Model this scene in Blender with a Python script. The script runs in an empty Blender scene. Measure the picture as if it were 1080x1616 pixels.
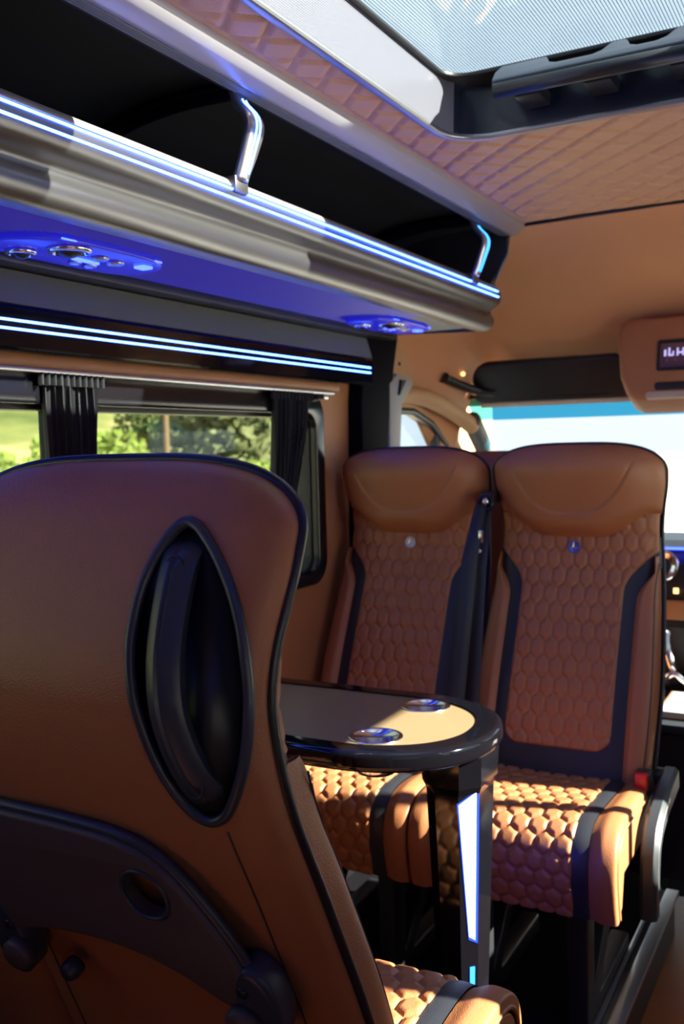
import bpy, bmesh, math, random
from mathutils import Vector, Matrix
random.seed(7)
S = bpy.context.scene
COL = S.collection
PI = math.pi

# ------------------------------------------------------------------ camera
cam_d = bpy.data.cameras.new('camera')
cam = bpy.data.objects.new('camera', cam_d); COL.objects.link(cam)
R3 = Matrix(((0.87928353, -0.0100994, 0.47619164),
             (0.47567133, 0.06991796, -0.87683993),
             (-0.02443879, 0.99750162, 0.0662817)))
cam.matrix_world = Matrix.Translation((0.475, 0, 1.27)) @ R3.to_4x4()
cam_d.sensor_fit = 'VERTICAL'; cam_d.sensor_height = 36.0
cam_d.lens = 1530.0 / 1616.0 * 36.0
cam_d.clip_start = 0.02; cam_d.clip_end = 500
cam_d.dof.use_dof = True; cam_d.dof.focus_distance = 1.18; cam_d.dof.aperture_fstop = 6.7
S.camera = cam

# ------------------------------------------------------------------ sky, sun, exposure
W = bpy.data.worlds.new('sky'); S.world = W; W.use_nodes = True
bg = W.node_tree.nodes['Background']
bg.inputs['Color'].default_value = (0.74, 0.87, 1.0, 1); bg.inputs['Strength'].default_value = 1.4
sun_d = bpy.data.lights.new('sun', 'SUN'); sun_d.energy = 40.0; sun_d.angle = math.radians(0.6)
sun_d.color = (1.0, 0.92, 0.76)
sun = bpy.data.objects.new('sun', sun_d); COL.objects.link(sun)
sun.rotation_euler = Vector((-1, -0.2, -0.58)).to_track_quat('-Z', 'Y').to_euler()
sun.location = (6, 2, 6)
S.view_settings.view_transform = 'Standard'; S.view_settings.look = 'None'
S.view_settings.gamma = 1.0; S.view_settings.use_curve_mapping = False
S.view_settings.exposure = 0.0
S.cycles.max_bounces = 6; S.cycles.diffuse_bounces = 4; S.cycles.glossy_bounces = 3; S.cycles.transparent_max_bounces = 10
S.cycles.sample_clamp_indirect = 6.0; S.cycles.caustics_reflective = False; S.cycles.caustics_refractive = False

# ------------------------------------------------------------------ materials
def mat(name, col, rough=0.5, metal=0.0, bump=None, var=0.0, coat=0.0, spec=0.5, emit=None, es=0.0, sheen=0.0):
    """bump = (kind, scale, strength)  var = amount of colour variation by noise"""
    m = bpy.data.materials.new(name); m.use_nodes = True
    nt = m.node_tree; b = nt.nodes['Principled BSDF']
    b.inputs['Base Color'].default_value = (*col, 1)
    b.inputs['Roughness'].default_value = rough; b.inputs['Metallic'].default_value = metal
    b.inputs['Specular IOR Level'].default_value = spec
    b.inputs['Coat Weight'].default_value = coat; b.inputs['Coat Roughness'].default_value = 0.05
    if sheen: b.inputs['Sheen Weight'].default_value = sheen
    if emit:
        b.inputs['Emission Color'].default_value = (*emit, 1); b.inputs['Emission Strength'].default_value = es
    tc = nt.nodes.new('ShaderNodeTexCoord')
    if var:
        n = nt.nodes.new('ShaderNodeTexNoise'); n.inputs['Scale'].default_value = 9; n.inputs['Detail'].default_value = 5
        nt.links.new(tc.outputs['Object'], n.inputs['Vector'])
        mx = nt.nodes.new('ShaderNodeMix'); mx.data_type = 'RGBA'
        mx.inputs[6].default_value = (*[c * (1 - var) for c in col], 1)
        mx.inputs[7].default_value = (*[min(1, c * (1 + var)) for c in col], 1)
        nt.links.new(n.outputs['Fac'], mx.inputs[0]); nt.links.new(mx.outputs[2], b.inputs['Base Color'])
    if bump:
        k, sc, st = bump
        if k == 'voronoi':
            t = nt.nodes.new('ShaderNodeTexVoronoi'); t.inputs['Scale'].default_value = sc; out = t.outputs['Distance']
        else:
            t = nt.nodes.new('ShaderNodeTexNoise'); t.inputs['Scale'].default_value = sc; t.inputs['Detail'].default_value = 4; out = t.outputs['Fac']
        nt.links.new(tc.outputs['Object'], t.inputs['Vector'])
        bp = nt.nodes.new('ShaderNodeBump'); bp.inputs['Strength'].default_value = st; bp.inputs['Distance'].default_value = 0.002
        nt.links.new(out, bp.inputs['Height']); nt.links.new(bp.outputs['Normal'], b.inputs['Normal'])
    return m

def emis(name, col, st):
    m = bpy.data.materials.new(name); m.use_nodes = True
    nt = m.node_tree; nt.nodes.remove(nt.nodes['Principled BSDF'])
    e = nt.nodes.new('ShaderNodeEmission'); e.inputs[0].default_value = (*col, 1); e.inputs[1].default_value = st
    nt.links.new(e.outputs[0], nt.nodes['Material Output'].inputs[0]); return m

def thin_glass(name, tint, refl=0.9):
    m = bpy.data.materials.new(name); m.use_nodes = True
    nt = m.node_tree; nt.nodes.remove(nt.nodes['Principled BSDF'])
    t = nt.nodes.new('ShaderNodeBsdfTransparent'); t.inputs[0].default_value = (*tint, 1)
    g = nt.nodes.new('ShaderNodeBsdfGlossy'); g.inputs['Roughness'].default_value = 0.02
    lw = nt.nodes.new('ShaderNodeLayerWeight'); lw.inputs[0].default_value = 0.5
    p5 = nt.nodes.new('ShaderNodeMath'); p5.operation = 'POWER'; p5.inputs[1].default_value = 4.0
    ma = nt.nodes.new('ShaderNodeMath'); ma.operation = 'MULTIPLY_ADD'; ma.inputs[1].default_value = refl; ma.inputs[2].default_value = 0.03
    mx = nt.nodes.new('ShaderNodeMixShader')
    nt.links.new(lw.outputs['Facing'], p5.inputs[0]); nt.links.new(p5.outputs[0], ma.inputs[0])
    nt.links.new(ma.outputs[0], mx.inputs[0]); nt.links.new(t.outputs[0], mx.inputs[1]); nt.links.new(g.outputs[0], mx.inputs[2])
    nt.links.new(mx.outputs[0], nt.nodes['Material Output'].inputs[0]); return m

M = {}
LEA = (0.40, 0.153, 0.062)
M['leather'] = mat('brown_leather', LEA, 0.42, bump=('voronoi', 520, 0.22), var=0.06)
M['leather_panel'] = mat('brown_wall_leather', (0.44, 0.19, 0.08), 0.55, bump=('voronoi', 400, 0.15), var=0.05)
M['tan'] = mat('tan_lining', (0.55, 0.33, 0.17), 0.7, bump=('noise', 300, 0.1), var=0.04)
M['headliner'] = mat('brown_headliner_leather', (0.68, 0.33, 0.155), 0.6, bump=('voronoi', 400, 0.12), var=0.05)
M['ceiling'] = mat('quilted_ceiling_leather', (0.68, 0.39, 0.21), 0.5, bump=('voronoi', 500, 0.15), var=0.06)
M['black_leather'] = mat('black_leather', (0.022, 0.024, 0.032), 0.42, bump=('voronoi', 520, 0.15))
M['piping'] = mat('black_piping', (0.012, 0.013, 0.02), 0.35)
M['plastic'] = mat('black_plastic', (0.018, 0.019, 0.022), 0.38, bump=('noise', 700, 0.1))
M['plastic_blue'] = mat('dark_blue_grey_plastic', (0.035, 0.042, 0.06), 0.35, bump=('noise', 700, 0.06))
M['tray'] = mat('dark_brown_plastic', (0.075, 0.058, 0.058), 0.5, bump=('noise', 900, 0.15))
M['gloss'] = mat('black_lacquer', (0.004, 0.004, 0.006), 0.07, spec=0.45)
M['header'] = mat('satin_black_header', (0.006, 0.006, 0.008), 0.2, spec=0.5)
M['grey_metal'] = mat('brushed_aluminium', (0.42, 0.42, 0.43), 0.34, metal=0.85, bump=('noise', 250, 0.03))
M['rack'] = mat('grey_satin_rack', (0.22, 0.215, 0.22), 0.36, metal=0.92)
M['nose'] = mat('silver_satin_nose', (0.36, 0.36, 0.37), 0.38, metal=0.3)  # paler copy of the rack finish, sunlight on the lip put into the colour
M['rail'] = mat('grey_rail', (0.52, 0.50, 0.49), 0.4, metal=0.3)
M['liner'] = mat('black_bin_carpet', (0.008, 0.009, 0.014), 0.75, bump=('noise', 500, 0.3))
M['under'] = mat('grey_ribbed_underside', (0.085, 0.085, 0.11), 0.4)
M['chrome'] = mat('chrome', (0.85, 0.85, 0.87), 0.15, metal=1.0)
M['silver'] = mat('silver_trim', (0.55, 0.55, 0.56), 0.28, metal=0.9)
M['dgrey'] = mat('dark_grey_panel', (0.13, 0.14, 0.14), 0.55, bump=('noise', 600, 0.1))
M['lgrey'] = mat('light_grey_plastic', (0.33, 0.35, 0.36), 0.5)
M['curtain'] = mat('black_curtain', (0.010, 0.011, 0.014), 0.8, bump=('noise', 900, 0.3), sheen=0.2)
M['table'] = mat('tan_table_inlay', (0.27, 0.185, 0.10), 0.30, bump=('voronoi', 420, 0.08), var=0.04, spec=0.9)
M['carpet'] = mat('dark_carpet', (0.007, 0.0065, 0.0085), 0.95, spec=0.03, bump=('noise', 700, 0.6), var=0.2)
M['wood'] = mat('brown_vinyl_floor', (0.42, 0.15, 0.04), 0.35, bump=('noise', 80, 0.05), var=0.2)
M['white'] = mat('white_plastic', (0.75, 0.77, 0.8), 0.3)
M['red'] = mat('red_plastic', (0.55, 0.01, 0.02), 0.35)
M['belt'] = mat('black_webbing', (0.020, 0.026, 0.040), 0.45, bump=('noise', 900, 0.3))
M['well'] = mat('pale_grey_hatch_liner', (0.15, 0.15, 0.18), 0.22, coat=0.4)
M['navy'] = mat('dark_navy_hatch_liner', (0.012, 0.016, 0.03), 0.25, coat=0.3)
M['beige'] = mat('beige_edge', (0.6, 0.5, 0.4), 0.6)
M['matte'] = mat('matte_black_pillar', (0.003, 0.003, 0.007), 0.7, spec=0.05)
M['led'] = emis('blue_white_led', (0.044, 0.13, 1.0), 23.0)
M['led_cyan'] = emis('cyan_blue_led', (0.03, 0.25, 1.0), 5.0)
M['ambient'] = mat('blue_ambient_light_panel', (0.05, 0.05, 0.07), 0.4, emit=(0.022, 0.016, 1.0), es=0.26)  # underside glows by itself in place of blue light falling on it
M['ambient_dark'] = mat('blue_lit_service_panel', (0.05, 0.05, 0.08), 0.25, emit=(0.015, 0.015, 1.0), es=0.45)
M['led_lamp'] = emis('small_blue_lamp', (0.02, 0.04, 1.0), 14.0)
M['led_table'] = emis('table_leg_light', (0.55, 0.68, 1.0), 3.2)
M['led_far'] = emis('table_leg_blue_light', (0.03, 0.05, 1.0), 15.0)
M['led_tblue'] = emis('table_leg_light_edge', (0.03, 0.08, 1.0), 2.5)
M['warm'] = emis('warm_lamp', (1.0, 0.55, 0.2), 3.0)
M['digits'] = emis('display_digits', (0.55, 0.5, 1.0), 1.2)
M['screen'] = emis('display_background', (0.02, 0.018, 0.12), 0.6)
M['tint'] = thin_glass('tinted_window_glass', (0.66, 0.68, 0.60))
M['privacy'] = thin_glass('dark_privacy_glass', (0.10, 0.10, 0.11))
M['light_tint'] = thin_glass('lightly_tinted_glass', (0.58, 0.58, 0.58))
M['clear'] = thin_glass('clear_glass', (0.93, 0.96, 0.96))
M['hatchglass'] = thin_glass('hatch_glass', (0.93, 0.98, 1.0))
M['band'] = thin_glass('blue_tint_band', (0.05, 0.36, 0.52))

# ------------------------------------------------------------------ mesh helpers
def link(name, me, m=None, parent=None, smooth=True):
    o = bpy.data.objects.new(name, me); COL.objects.link(o)
    if m is not None and not me.materials: me.materials.append(M[m] if isinstance(m, str) else m)
    if parent is not None: o.parent = parent
    if smooth:
        me.polygons.foreach_set('use_smooth', [True] * len(me.polygons))
    return o
def mk(name, V, Fc, m, parent=None, smooth=True):
    me = bpy.data.meshes.new(name); me.from_pydata([tuple(v) for v in V], [], Fc); me.update()
    return link(name, me, m, parent, smooth)
def sharp(o, ang=35):
    me = o.data
    bm = bmesh.new(); bm.from_mesh(me)
    for e in bm.edges:
        if len(e.link_faces) == 2 and e.calc_face_angle(0) > math.radians(ang): e.smooth = False
    bm.to_mesh(me); bm.free(); return o
def tag(o, label, cat, group=None, kind=None):
    o['label'] = label; o['category'] = cat
    if group: o['group'] = group
    if kind: o['kind'] = kind
    return o
def empty(name, loc=(0, 0, 0), rz=0.0):
    o = bpy.data.objects.new(name, None); COL.objects.link(o); o.location = loc; o.rotation_euler = (0, 0, rz)
    o.empty_display_size = 0.05
    return o
def gridfaces(nu, nv, off=0, skip=None):
    F_ = []
    for j in range(nv):
        for i in range(nu):
            if skip and skip(i, j): continue
            a = off + j * (nu + 1) + i
            F_.append((a, a + 1, a + nu + 2, a + nu + 1))
    return F_
def grid(name, nu, nv, fn, m, parent=None, flip=False, skip=None):
    V = [fn(i / nu, j / nv) for j in range(nv + 1) for i in range(nu + 1)]
    Fc = gridfaces(nu, nv, 0, skip)
    if flip: Fc = [f[::-1] for f in Fc]
    return mk(name, V, Fc, m, parent)
def boxverts(x0, x1, y0, y1, z0, z1):
    V = [(x, y, z) for z in (z0, z1) for y in (y0, y1) for x in (x0, x1)]
    Fc = [(0, 2, 3, 1), (4, 5, 7, 6), (0, 1, 5, 4), (2, 6, 7, 3), (0, 4, 6, 2), (1, 3, 7, 5)]
    return V, Fc
def box(name, x0, x1, y0, y1, z0, z1, m, parent=None, bev=0.0, seg=2, T=None):
    V, Fc = boxverts(x0, x1, y0, y1, z0, z1)
    me = bpy.data.meshes.new(name); me.from_pydata(V, [], Fc)
    bm = bmesh.new(); bm.from_mesh(me)
    if bev: bmesh.ops.bevel(bm, geom=bm.edges[:], offset=bev, segments=seg, affect='EDGES', profile=0.6)
    if T is not None: bmesh.ops.transform(bm, matrix=T, verts=bm.verts[:])
    bmesh.ops.recalc_face_normals(bm, faces=bm.faces[:])
    bm.to_mesh(me); bm.free()
    o = link(name, me, m, parent, bool(bev))
    if bev: sharp(o, 50)
    return o
def catmull(P, n):
    P = [Vector(p) for p in P]; out = []
    Q = [P[0] * 2 - P[1]] + P + [P[-1] * 2 - P[-2]]
    for i in range(1, len(Q) - 2):
        a, b, c, d = Q[i - 1], Q[i], Q[i + 1], Q[i + 2]
        for k in range(n):
            t = k / n
            out.append(0.5 * ((2 * b) + (c - a) * t + (2 * a - 5 * b + 4 * c - d) * t * t + (3 * b - a - 3 * c + d) * t ** 3))
    out.append(P[-1]); return out
def resample(P, n):
    L = [0.0]
    for i in range(1, len(P)): L.append(L[-1] + (P[i] - P[i - 1]).length)
    out = []; k = 0
    for j in range(n + 1):
        s = L[-1] * j / n
        while k < len(P) - 2 and L[k + 1] < s: k += 1
        d = L[k + 1] - L[k]; t = 0 if d < 1e-9 else (s - L[k]) / d
        out.append(P[k].lerp(P[k + 1], min(1, max(0, t))))
    return out
def tube(name, P, r, m, parent=None, n=8, closed=False, flat=1.0):
    """P list of Vectors; r radius or list"""
    P = [Vector(p) for p in P]; N = len(P); V = []; Fc = []
    up = Vector((0, 0, 1)); prev = None
    for i in range(N):
        a = P[(i - 1) % N] if (closed or i) else P[i]; b = P[(i + 1) % N] if (closed or i < N - 1) else P[i]
        t = (b - a).normalized()
        if prev is None:
            s = t.cross(up)
            if s.length < 0.1: s = t.cross(Vector((1, 0, 0)))
        else: s = prev - t * prev.dot(t)
        s.normalize(); prev = s; q = t.cross(s)
        rr = r[i] if isinstance(r, (list, tuple)) else r
        for k in range(n):
            an = 2 * PI * k / n; V.append(P[i] + s * math.cos(an) * rr + q * math.sin(an) * rr * flat)
    for i in range(N if closed else N - 1):
        for k in range(n):
            a = i * n + k; b = i * n + (k + 1) % n; i2 = (i + 1) % N
            Fc.append((a, b, i2 * n + (k + 1) % n, i2 * n + k))
    if not closed:
        Fc.append(tuple(range(n))[::-1]); Fc.append(tuple((N - 1) * n + k for k in range(n)))
    return mk(name, V, Fc, m, parent)
def loft(name, rings, m, parent=None, closed_ring=True, caps=True, smooth=True):
    n = len(rings[0]); V = [p for r in rings for p in r]; Fc = []
    for i in range(len(rings) - 1):
        for k in range(n if closed_ring else n - 1):
            a = i * n + k; b = i * n + (k + 1) % n
            Fc.append((a, b, b + n, a + n))
    if caps and closed_ring:
        Fc.append(tuple(range(n))[::-1]); Fc.append(tuple((len(rings) - 1) * n + k for k in range(n)))
    return mk(name, V, Fc, m, parent, smooth)
def lathe(name, prof, c, axis, m, parent=None, n=32):
    """prof list of (radius, height along axis)"""
    z = Vector(axis).normalized(); x = z.orthogonal().normalized(); y = z.cross(x); c = Vector(c)
    rings = [[c + z * h + (x * math.cos(2 * PI * k / n) + y * math.sin(2 * PI * k / n)) * r for k in range(n)] for r, h in prof]
    return loft(name, rings, m, parent)
def extr_y(name, prof, y0, y1, m, parent=None, closed=False, smooth=True, ys=None):
    """profile of (x,z) swept along y"""
    ys = ys or [y0, y1]
    return loft(name, [[(x, y, z) for x, z in prof] for y in ys], m, parent, closed, closed, smooth)
def prism2d(name, outlines, th, m, parent=None, T=None, bevel=0.0, seg=2):
    """flat plate with holes: outlines in XY, thickness th around 0, mapped by T"""
    cu = bpy.data.curves.new(name, 'CURVE'); cu.dimensions = '2D'; cu.fill_mode = 'BOTH'
    for ol in outlines:
        s = cu.splines.new('POLY'); s.points.add(len(ol) - 1); s.use_cyclic_u = True
        for i, (a, b) in enumerate(ol): s.points[i].co = (a, b, 0, 1)
    cu.extrude = max(th / 2 - bevel, 1e-4); cu.bevel_depth = bevel; cu.bevel_resolution = seg
    if bevel: cu.offset = -bevel
    o = bpy.data.objects.new(name, cu); COL.objects.link(o)
    dg = bpy.context.evaluated_depsgraph_get(); dg.update()
    me = bpy.data.meshes.new_from_object(o.evaluated_get(dg))
    bpy.data.objects.remove(o); bpy.data.curves.remove(cu)
    me.materials.clear()
    bm = bmesh.new(); bm.from_mesh(me)
    bmesh.ops.remove_doubles(bm, verts=bm.verts[:], dist=1e-5)
    if T is not None: bmesh.ops.transform(bm, matrix=T, verts=bm.verts[:])
    bmesh.ops.recalc_face_normals(bm, faces=bm.faces[:])
    bm.to_mesh(me); bm.free(); me.name = name
    o = link(name, me, m, parent, True); return sharp(o, 30)
def rrect(x0, x1, y0, y1, r, n=8):
    rr = r if isinstance(r, (list, tuple)) else (r,) * 4
    out = []
    for (cx, cy, a0), q in zip(((x1 - rr[0], y1 - rr[0], 0), (x0 + rr[1], y1 - rr[1], 90), (x0 + rr[2], y0 + rr[2], 180), (x1 - rr[3], y0 + rr[3], 270)), rr):
        for k in range(n + 1):
            a = math.radians(a0 + 90 * k / n); out.append((cx + q * math.cos(a), cy + q * math.sin(a)))
    return out
def frame(ox, ex, ey, ez):
    return Matrix(((ex[0], ey[0], ez[0], ox[0]), (ex[1], ey[1], ez[1], ox[1]), (ex[2], ey[2], ez[2], ox[2]), (0, 0, 0, 1)))
def T_yz(x): return frame((x, 0, 0), (0, 1, 0), (0, 0, 1), (1, 0, 0))       # plate XY -> world YZ at x
def T_xz(y): return frame((0, y, 0), (1, 0, 0), (0, 0, 1), (0, -1, 0))
def T_xy(z): return frame((0, 0, z), (1, 0, 0), (0, 1, 0), (0, 0, 1))
def interp(tab, x):
    if x <= tab[0][0]: return tab[0][1]
    for i in range(len(tab) - 1):
        a, b = tab[i], tab[i + 1]
        if x <= b[0]:
            t = (x - a[0]) / (b[0] - a[0]); 
            p0 = tab[max(i - 1, 0)]; p3 = tab[min(i + 2, len(tab) - 1)]
            m0 = (b[1] - p0[1]) / (b[0] - p0[0]) * (b[0] - a[0]); m1 = (p3[1] - a[1]) / (p3[0] - a[0]) * (b[0] - a[0])
            t2, t3 = t * t, t * t * t
            return (2 * t3 - 3 * t2 + 1) * a[1] + (t3 - 2 * t2 + t) * m0 + (-2 * t3 + 3 * t2) * b[1] + (t3 - t2) * m1
    return tab[-1][1]
def sstep(a, b, x):
    t = min(1, max(0, (x - a) / (b - a))); return t * t * (3 - 2 * t)
def struct(o, label, cat): return tag(o, label, cat, kind='structure')

# ================================================================== SETTING
# ---- floors
o = box('floor', -0.90, -0.035, -1.2, 3.0, -0.04, 0.0, 'carpet'); struct(o, 'dark grey carpeted floor under the seats and table', 'floor')
o = box('floor_aisle', -0.035, 0.90, -1.2, 3.0, -0.16, -0.12, 'wood'); struct(o, 'brown vinyl aisle floor below the seat platform', 'floor')
o = box('floor_cab', -0.90, 0.90, 3.0, 4.1, -0.16, -0.12, 'carpet'); struct(o, 'dark floor of the driving cab', 'floor')
tr = empty('trim_1'); struct(tr, 'silver floor edging strip with black centre groove along the aisle', 'floor trim')
box('edge_strip', -0.036, -0.024, -1.2, 2.75, 0.0, 0.012, 'silver', tr, 0.003)
box('groove_strip', -0.024, -0.010, -1.2, 2.75, 0.0, 0.006, 'plastic', tr)
box('edge_strip', -0.010, 0.024, -1.2, 2.75, -0.001, 0.012, 'silver', tr, 0.003)
box('riser', -0.034, 0.012, -1.2, 2.75, -0.12, -0.001, 'plastic', tr)

# ---- left wall with window
wl = prism2d('wall_left', [rrect(-1.2, 2.62, 0.0, 1.72, 0.01, 2), rrect(-0.5, 2.33, 0.90, 1.425, 0.07)], 0.04, 'leather_panel', None, T_yz(-0.890))
struct(wl, 'brown leather clad left wall around the passenger window', 'wall')
o = box('baseboard_left', -0.870, -0.865, -1.2, 2.62, 0.0, 0.60, 'carpet'); struct(o, 'dark carpeted kick panel along the foot of the left wall', 'kick panel')  # dark sheet over the lower wall, stands in for shade under the seats
w1 = empty('window_1'); struct(w1, 'long black framed passenger window in the left wall', 'window')
prism2d('window_frame', [rrect(-0.5, 2.33, 0.90, 1.425, 0.07), rrect(-0.47, 2.285, 0.93, 1.362, 0.05)], 0.06, 'header', w1, T_yz(-0.868), 0.006)
prism2d('rubber_seal', [rrect(-0.475, 2.29, 0.925, 1.368, 0.05), rrect(-0.465, 2.275, 0.937, 1.352, 0.045)], 0.05, 'plastic', w1, T_yz(-0.885), 0.003)
box('mullion', -0.895, -0.872, 1.335, 1.375, 0.93, 1.365, 'gloss', w1, 0.004)
box('pane', -0.890, -0.886, -0.47, 1.34, 0.93, 1.362, 'tint', w1)
box('pane', -0.890, -0.886, 1.37, 2.285, 0.93, 1.362, 'tint', w1)
# ---- right wall: door glass, posts
wr = prism2d('wall_right', [rrect(-1.2, 2.45, -0.12, 1.95, 0.01, 2), rrect(1.22, 1.40, 0.76, 1.49, 0.04), rrect(1.47, 2.160, 0.76, 1.49, 0.04), rrect(2.178, 2.315, 0.76, 1.49, 0.04), rrect(-1.0, 0.60, 0.78, 1.18, 0.04)], 0.04, 'leather_panel', None, T_yz(0.88))
struct(wr, 'brown clad right wall with the sliding door', 'wall')
for i, (a, b) in enumerate(((1.22, 1.40), (1.47, 2.160), (2.178, 2.315))):
    w = empty('window_%d' % (2 + i)); struct(w, ['rear pane of the sliding door', 'wide middle pane of the sliding door', 'narrow front pane of the sliding door'][i], 'window')
    prism2d('window_frame', [rrect(a, b, 0.76, 1.49, 0.04), rrect(a + 0.006, b - 0.006, 0.766, 1.484, 0.034)], 0.042, 'plastic', w, T_yz(0.88), 0.002)
    box('pane', 0.888, 0.892, a, b, 0.76, 1.49, 'clear', w)
w8 = empty('window_8'); struct(w8, 'rear passenger window in the right wall', 'window')  # added opening, its sun warms the back of the near seat
prism2d('window_frame', [rrect(-1.0, 0.60, 0.78, 1.18, 0.04), rrect(-0.985, 0.585, 0.795, 1.165, 0.03)], 0.05, 'plastic', w8, T_yz(0.88), 0.004)
box('pane', 0.888, 0.892, -1.0, 0.60, 0.78, 1.18, 'light_tint', w8)
o = prism2d('wall_back', [rrect(-0.90, 0.90, -0.12, 1.95, 0.01, 2), rrect(-0.74, -0.06, 0.80, 1.52, 0.06), rrect(0.06, 0.74, 0.80, 1.52, 0.06)], 0.04, 'leather_panel', None, T_xz(-1.22)); struct(o, 'brown rear wall with the two rear door windows', 'wall')
for i, (a, b) in enumerate(((-0.74, -0.06), (0.06, 0.74))):
    w = empty('window_%d' % (9 + i)); struct(w, ['left rear door window', 'right rear door window'][i], 'window')
    prism2d('window_frame', [rrect(a, b, 0.80, 1.52, 0.06), rrect(a + 0.02, b - 0.02, 0.82, 1.50, 0.045)], 0.05, 'plastic', w, T_xz(-1.22), 0.004)
    box('pane', a, b, -1.232, -1.228, 0.80, 1.52, 'privacy', w)
# ---- quilted ceiling
HX0, HX1, HY0, HY1, HZ = -0.265, 0.285, 1.06, 1.885, 1.887
def ceil_z(x): return 1.893 - 0.06 * max(0, abs(x) - 0.30) ** 1.0
def quilt(x, y):
    a = 0.047; b = 0.047
    p = (x / a + y / b) / 2; q = (x / a - y / b) / 2
    dp = abs(p - round(p)); dq = abs(q - round(q)); d = min(dp, dq)
    return 0.0085 * min(1.0, d / 0.13) ** 0.7 * (1 - sstep(0.355, 0.372, abs(x))) * (1 - sstep(2.66, 2.69, y))
nx, ny = 150, 330
cy0, cy1 = 0.90, 2.70
def cpt(u, v):
    x = -0.40 + 0.80 * u; y = cy0 + (cy1 - cy0) * v
    return (x, y, ceil_z(x) - quilt(x, y))
def cskip(i, j):
    x = -0.40 + 0.80 * (i + 0.5) / nx; y = cy0 + (cy1 - cy0) * (j + 0.5) / ny
    return HX0 - 0.002 < x < HX1 + 0.002 and HY0 - 0.002 < y < HY1 + 0.002
V = [cpt(i / nx, j / ny) for j in range(ny + 1) for i in range(nx + 1)]
Fc = [f[::-1] for f in gridfaces(nx, ny, 0, cskip)]
n0 = len(V); n2, m2 = 40, 110
V += [(-0.40 + 0.80 * i / n2, -1.2 + 2.1 * j / m2, ceil_z(-0.40 + 0.80 * i / n2) - quilt(-0.40 + 0.80 * i / n2, -1.2 + 2.1 * j / m2)) for j in range(m2 + 1) for i in range(n2 + 1)]
Fc += [f[::-1] for f in gridfaces(n2, m2, n0)]
o = mk('ceiling', V, Fc, 'ceiling'); struct(o, 'diamond quilted brown leather ceiling around the roof hatch', 'ceiling')
o = tube('trim_2', [(-0.40, 2.70, 1.884), (0.0, 2.70, 1.890), (0.40, 2.70, 1.884)], 0.005, 'plastic', None, 8); struct(o, 'black seam strip at the front end of the quilted ceiling', 'ceiling trim')
o = prism2d('roof_shell', [rrect(-0.93, 0.93, -1.25, 3.32, 0.1), rrect(HX0 - 0.012, HX1 + 0.012, HY0 - 0.012, HY1 + 0.012, 0.08)], 0.03, 'white', None, T_xy(1.99)); struct(o, 'white outer roof of the van', 'roof')  # outer plates here added to stop light leaking in at the seams
o = box('side_shell', -0.97, -0.93, -1.25, 2.62, 1.44, 2.0, 'white'); struct(o, 'white outer roof edge over the left window', 'roof')
o = box('side_shell', 0.93, 0.97, -1.25, 2.62, 1.50, 2.0, 'white'); struct(o, 'white outer roof edge over the sliding door', 'roof')

# ---- cab: headliner, side, pillars, windscreen
def head(u, v):
    sec = [(0, 1.893), (0.2, 1.872), (0.45, 1.775), (0.75, 1.64), (1.0, 1.545)]
    y = 2.70 + 0.60 * v; x = -0.90 + 1.80 * u
    z = interp(sec, v)
    ax = abs(x); z -= 0.40 * sstep(0.70, 0.93, ax) * (0.55 + 0.45 * v) + 0.06 * max(0, ax - 0.3) * (1 - v)
    return (x, y, z)
o = grid('headliner', 80, 40, head, 'headliner', None, True); struct(o, 'smooth brown leather headliner sloping down over the cab', 'ceiling')
o = grid('headliner_front', 40, 8, lambda u, v: (-0.85 + 1.7 * u, 3.30 + 0.12 * v, 1.545 - 0.135 * v - 0.10 * sstep(0.6, 0.85, abs(-0.85 + 1.7 * u)) * (1 - v)), 'headliner', None, True)
struct(o, 'brown leather strip of headliner above the windscreen', 'ceiling')
o = prism2d('wall_cab_left', [rrect(2.60, 3.75, -0.12, 1.72, 0.01, 2), [(2.74, 0.92), (3.58, 0.92), (3.55, 1.02), (3.36, 1.22), (3.14, 1.345), (2.98, 1.385), (2.82, 1.385), (2.74, 1.36)]], 0.05, 'tan', None, T_yz(-0.885)); struct(o, 'tan lined cab side wall around the driver door window', 'wall')
o = prism2d('wall_cab_right', [rrect(2.43, 3.75, -0.12, 1.78, 0.01, 2), [(2.70, 0.92), (3.58, 0.92), (3.55, 1.02), (3.36, 1.25), (3.14, 1.40), (2.98, 1.45), (2.70, 1.45)]], 0.05, 'tan', None, T_yz(0.885)); struct(o, 'tan lined cab side wall around the passenger door window', 'wall')
w5 = empty('window_5'); struct(w5, 'driver door window with dark frame beside the windscreen pillar', 'window')
P = [(2.74, 0.92), (3.58, 0.92), (3.55, 1.02), (3.36, 1.22), (3.14, 1.345), (2.98, 1.385), (2.82, 1.385), (2.74, 1.36)]
tube('window_frame', [(-0.868, a, b) for a, b in P], 0.014, 'plastic', w5, 8, True)
box('quarter_post', -0.89, -0.865, 3.18, 3.215, 0.92, 1.31, 'plastic', w5, 0.004)
prism2d('pane', [P], 0.004, 'clear', w5, T_yz(-0.892))
w6 = empty('window_6'); struct(w6, 'passenger door window of the cab', 'window')
prism2d('pane', [[(2.70, 0.92), (3.58, 0.92), (3.55, 1.02), (3.36, 1.25), (3.14, 1.40), (2.98, 1.45), (2.70, 1.45)]], 0.004, 'clear', w6, T_yz(0.892))
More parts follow.
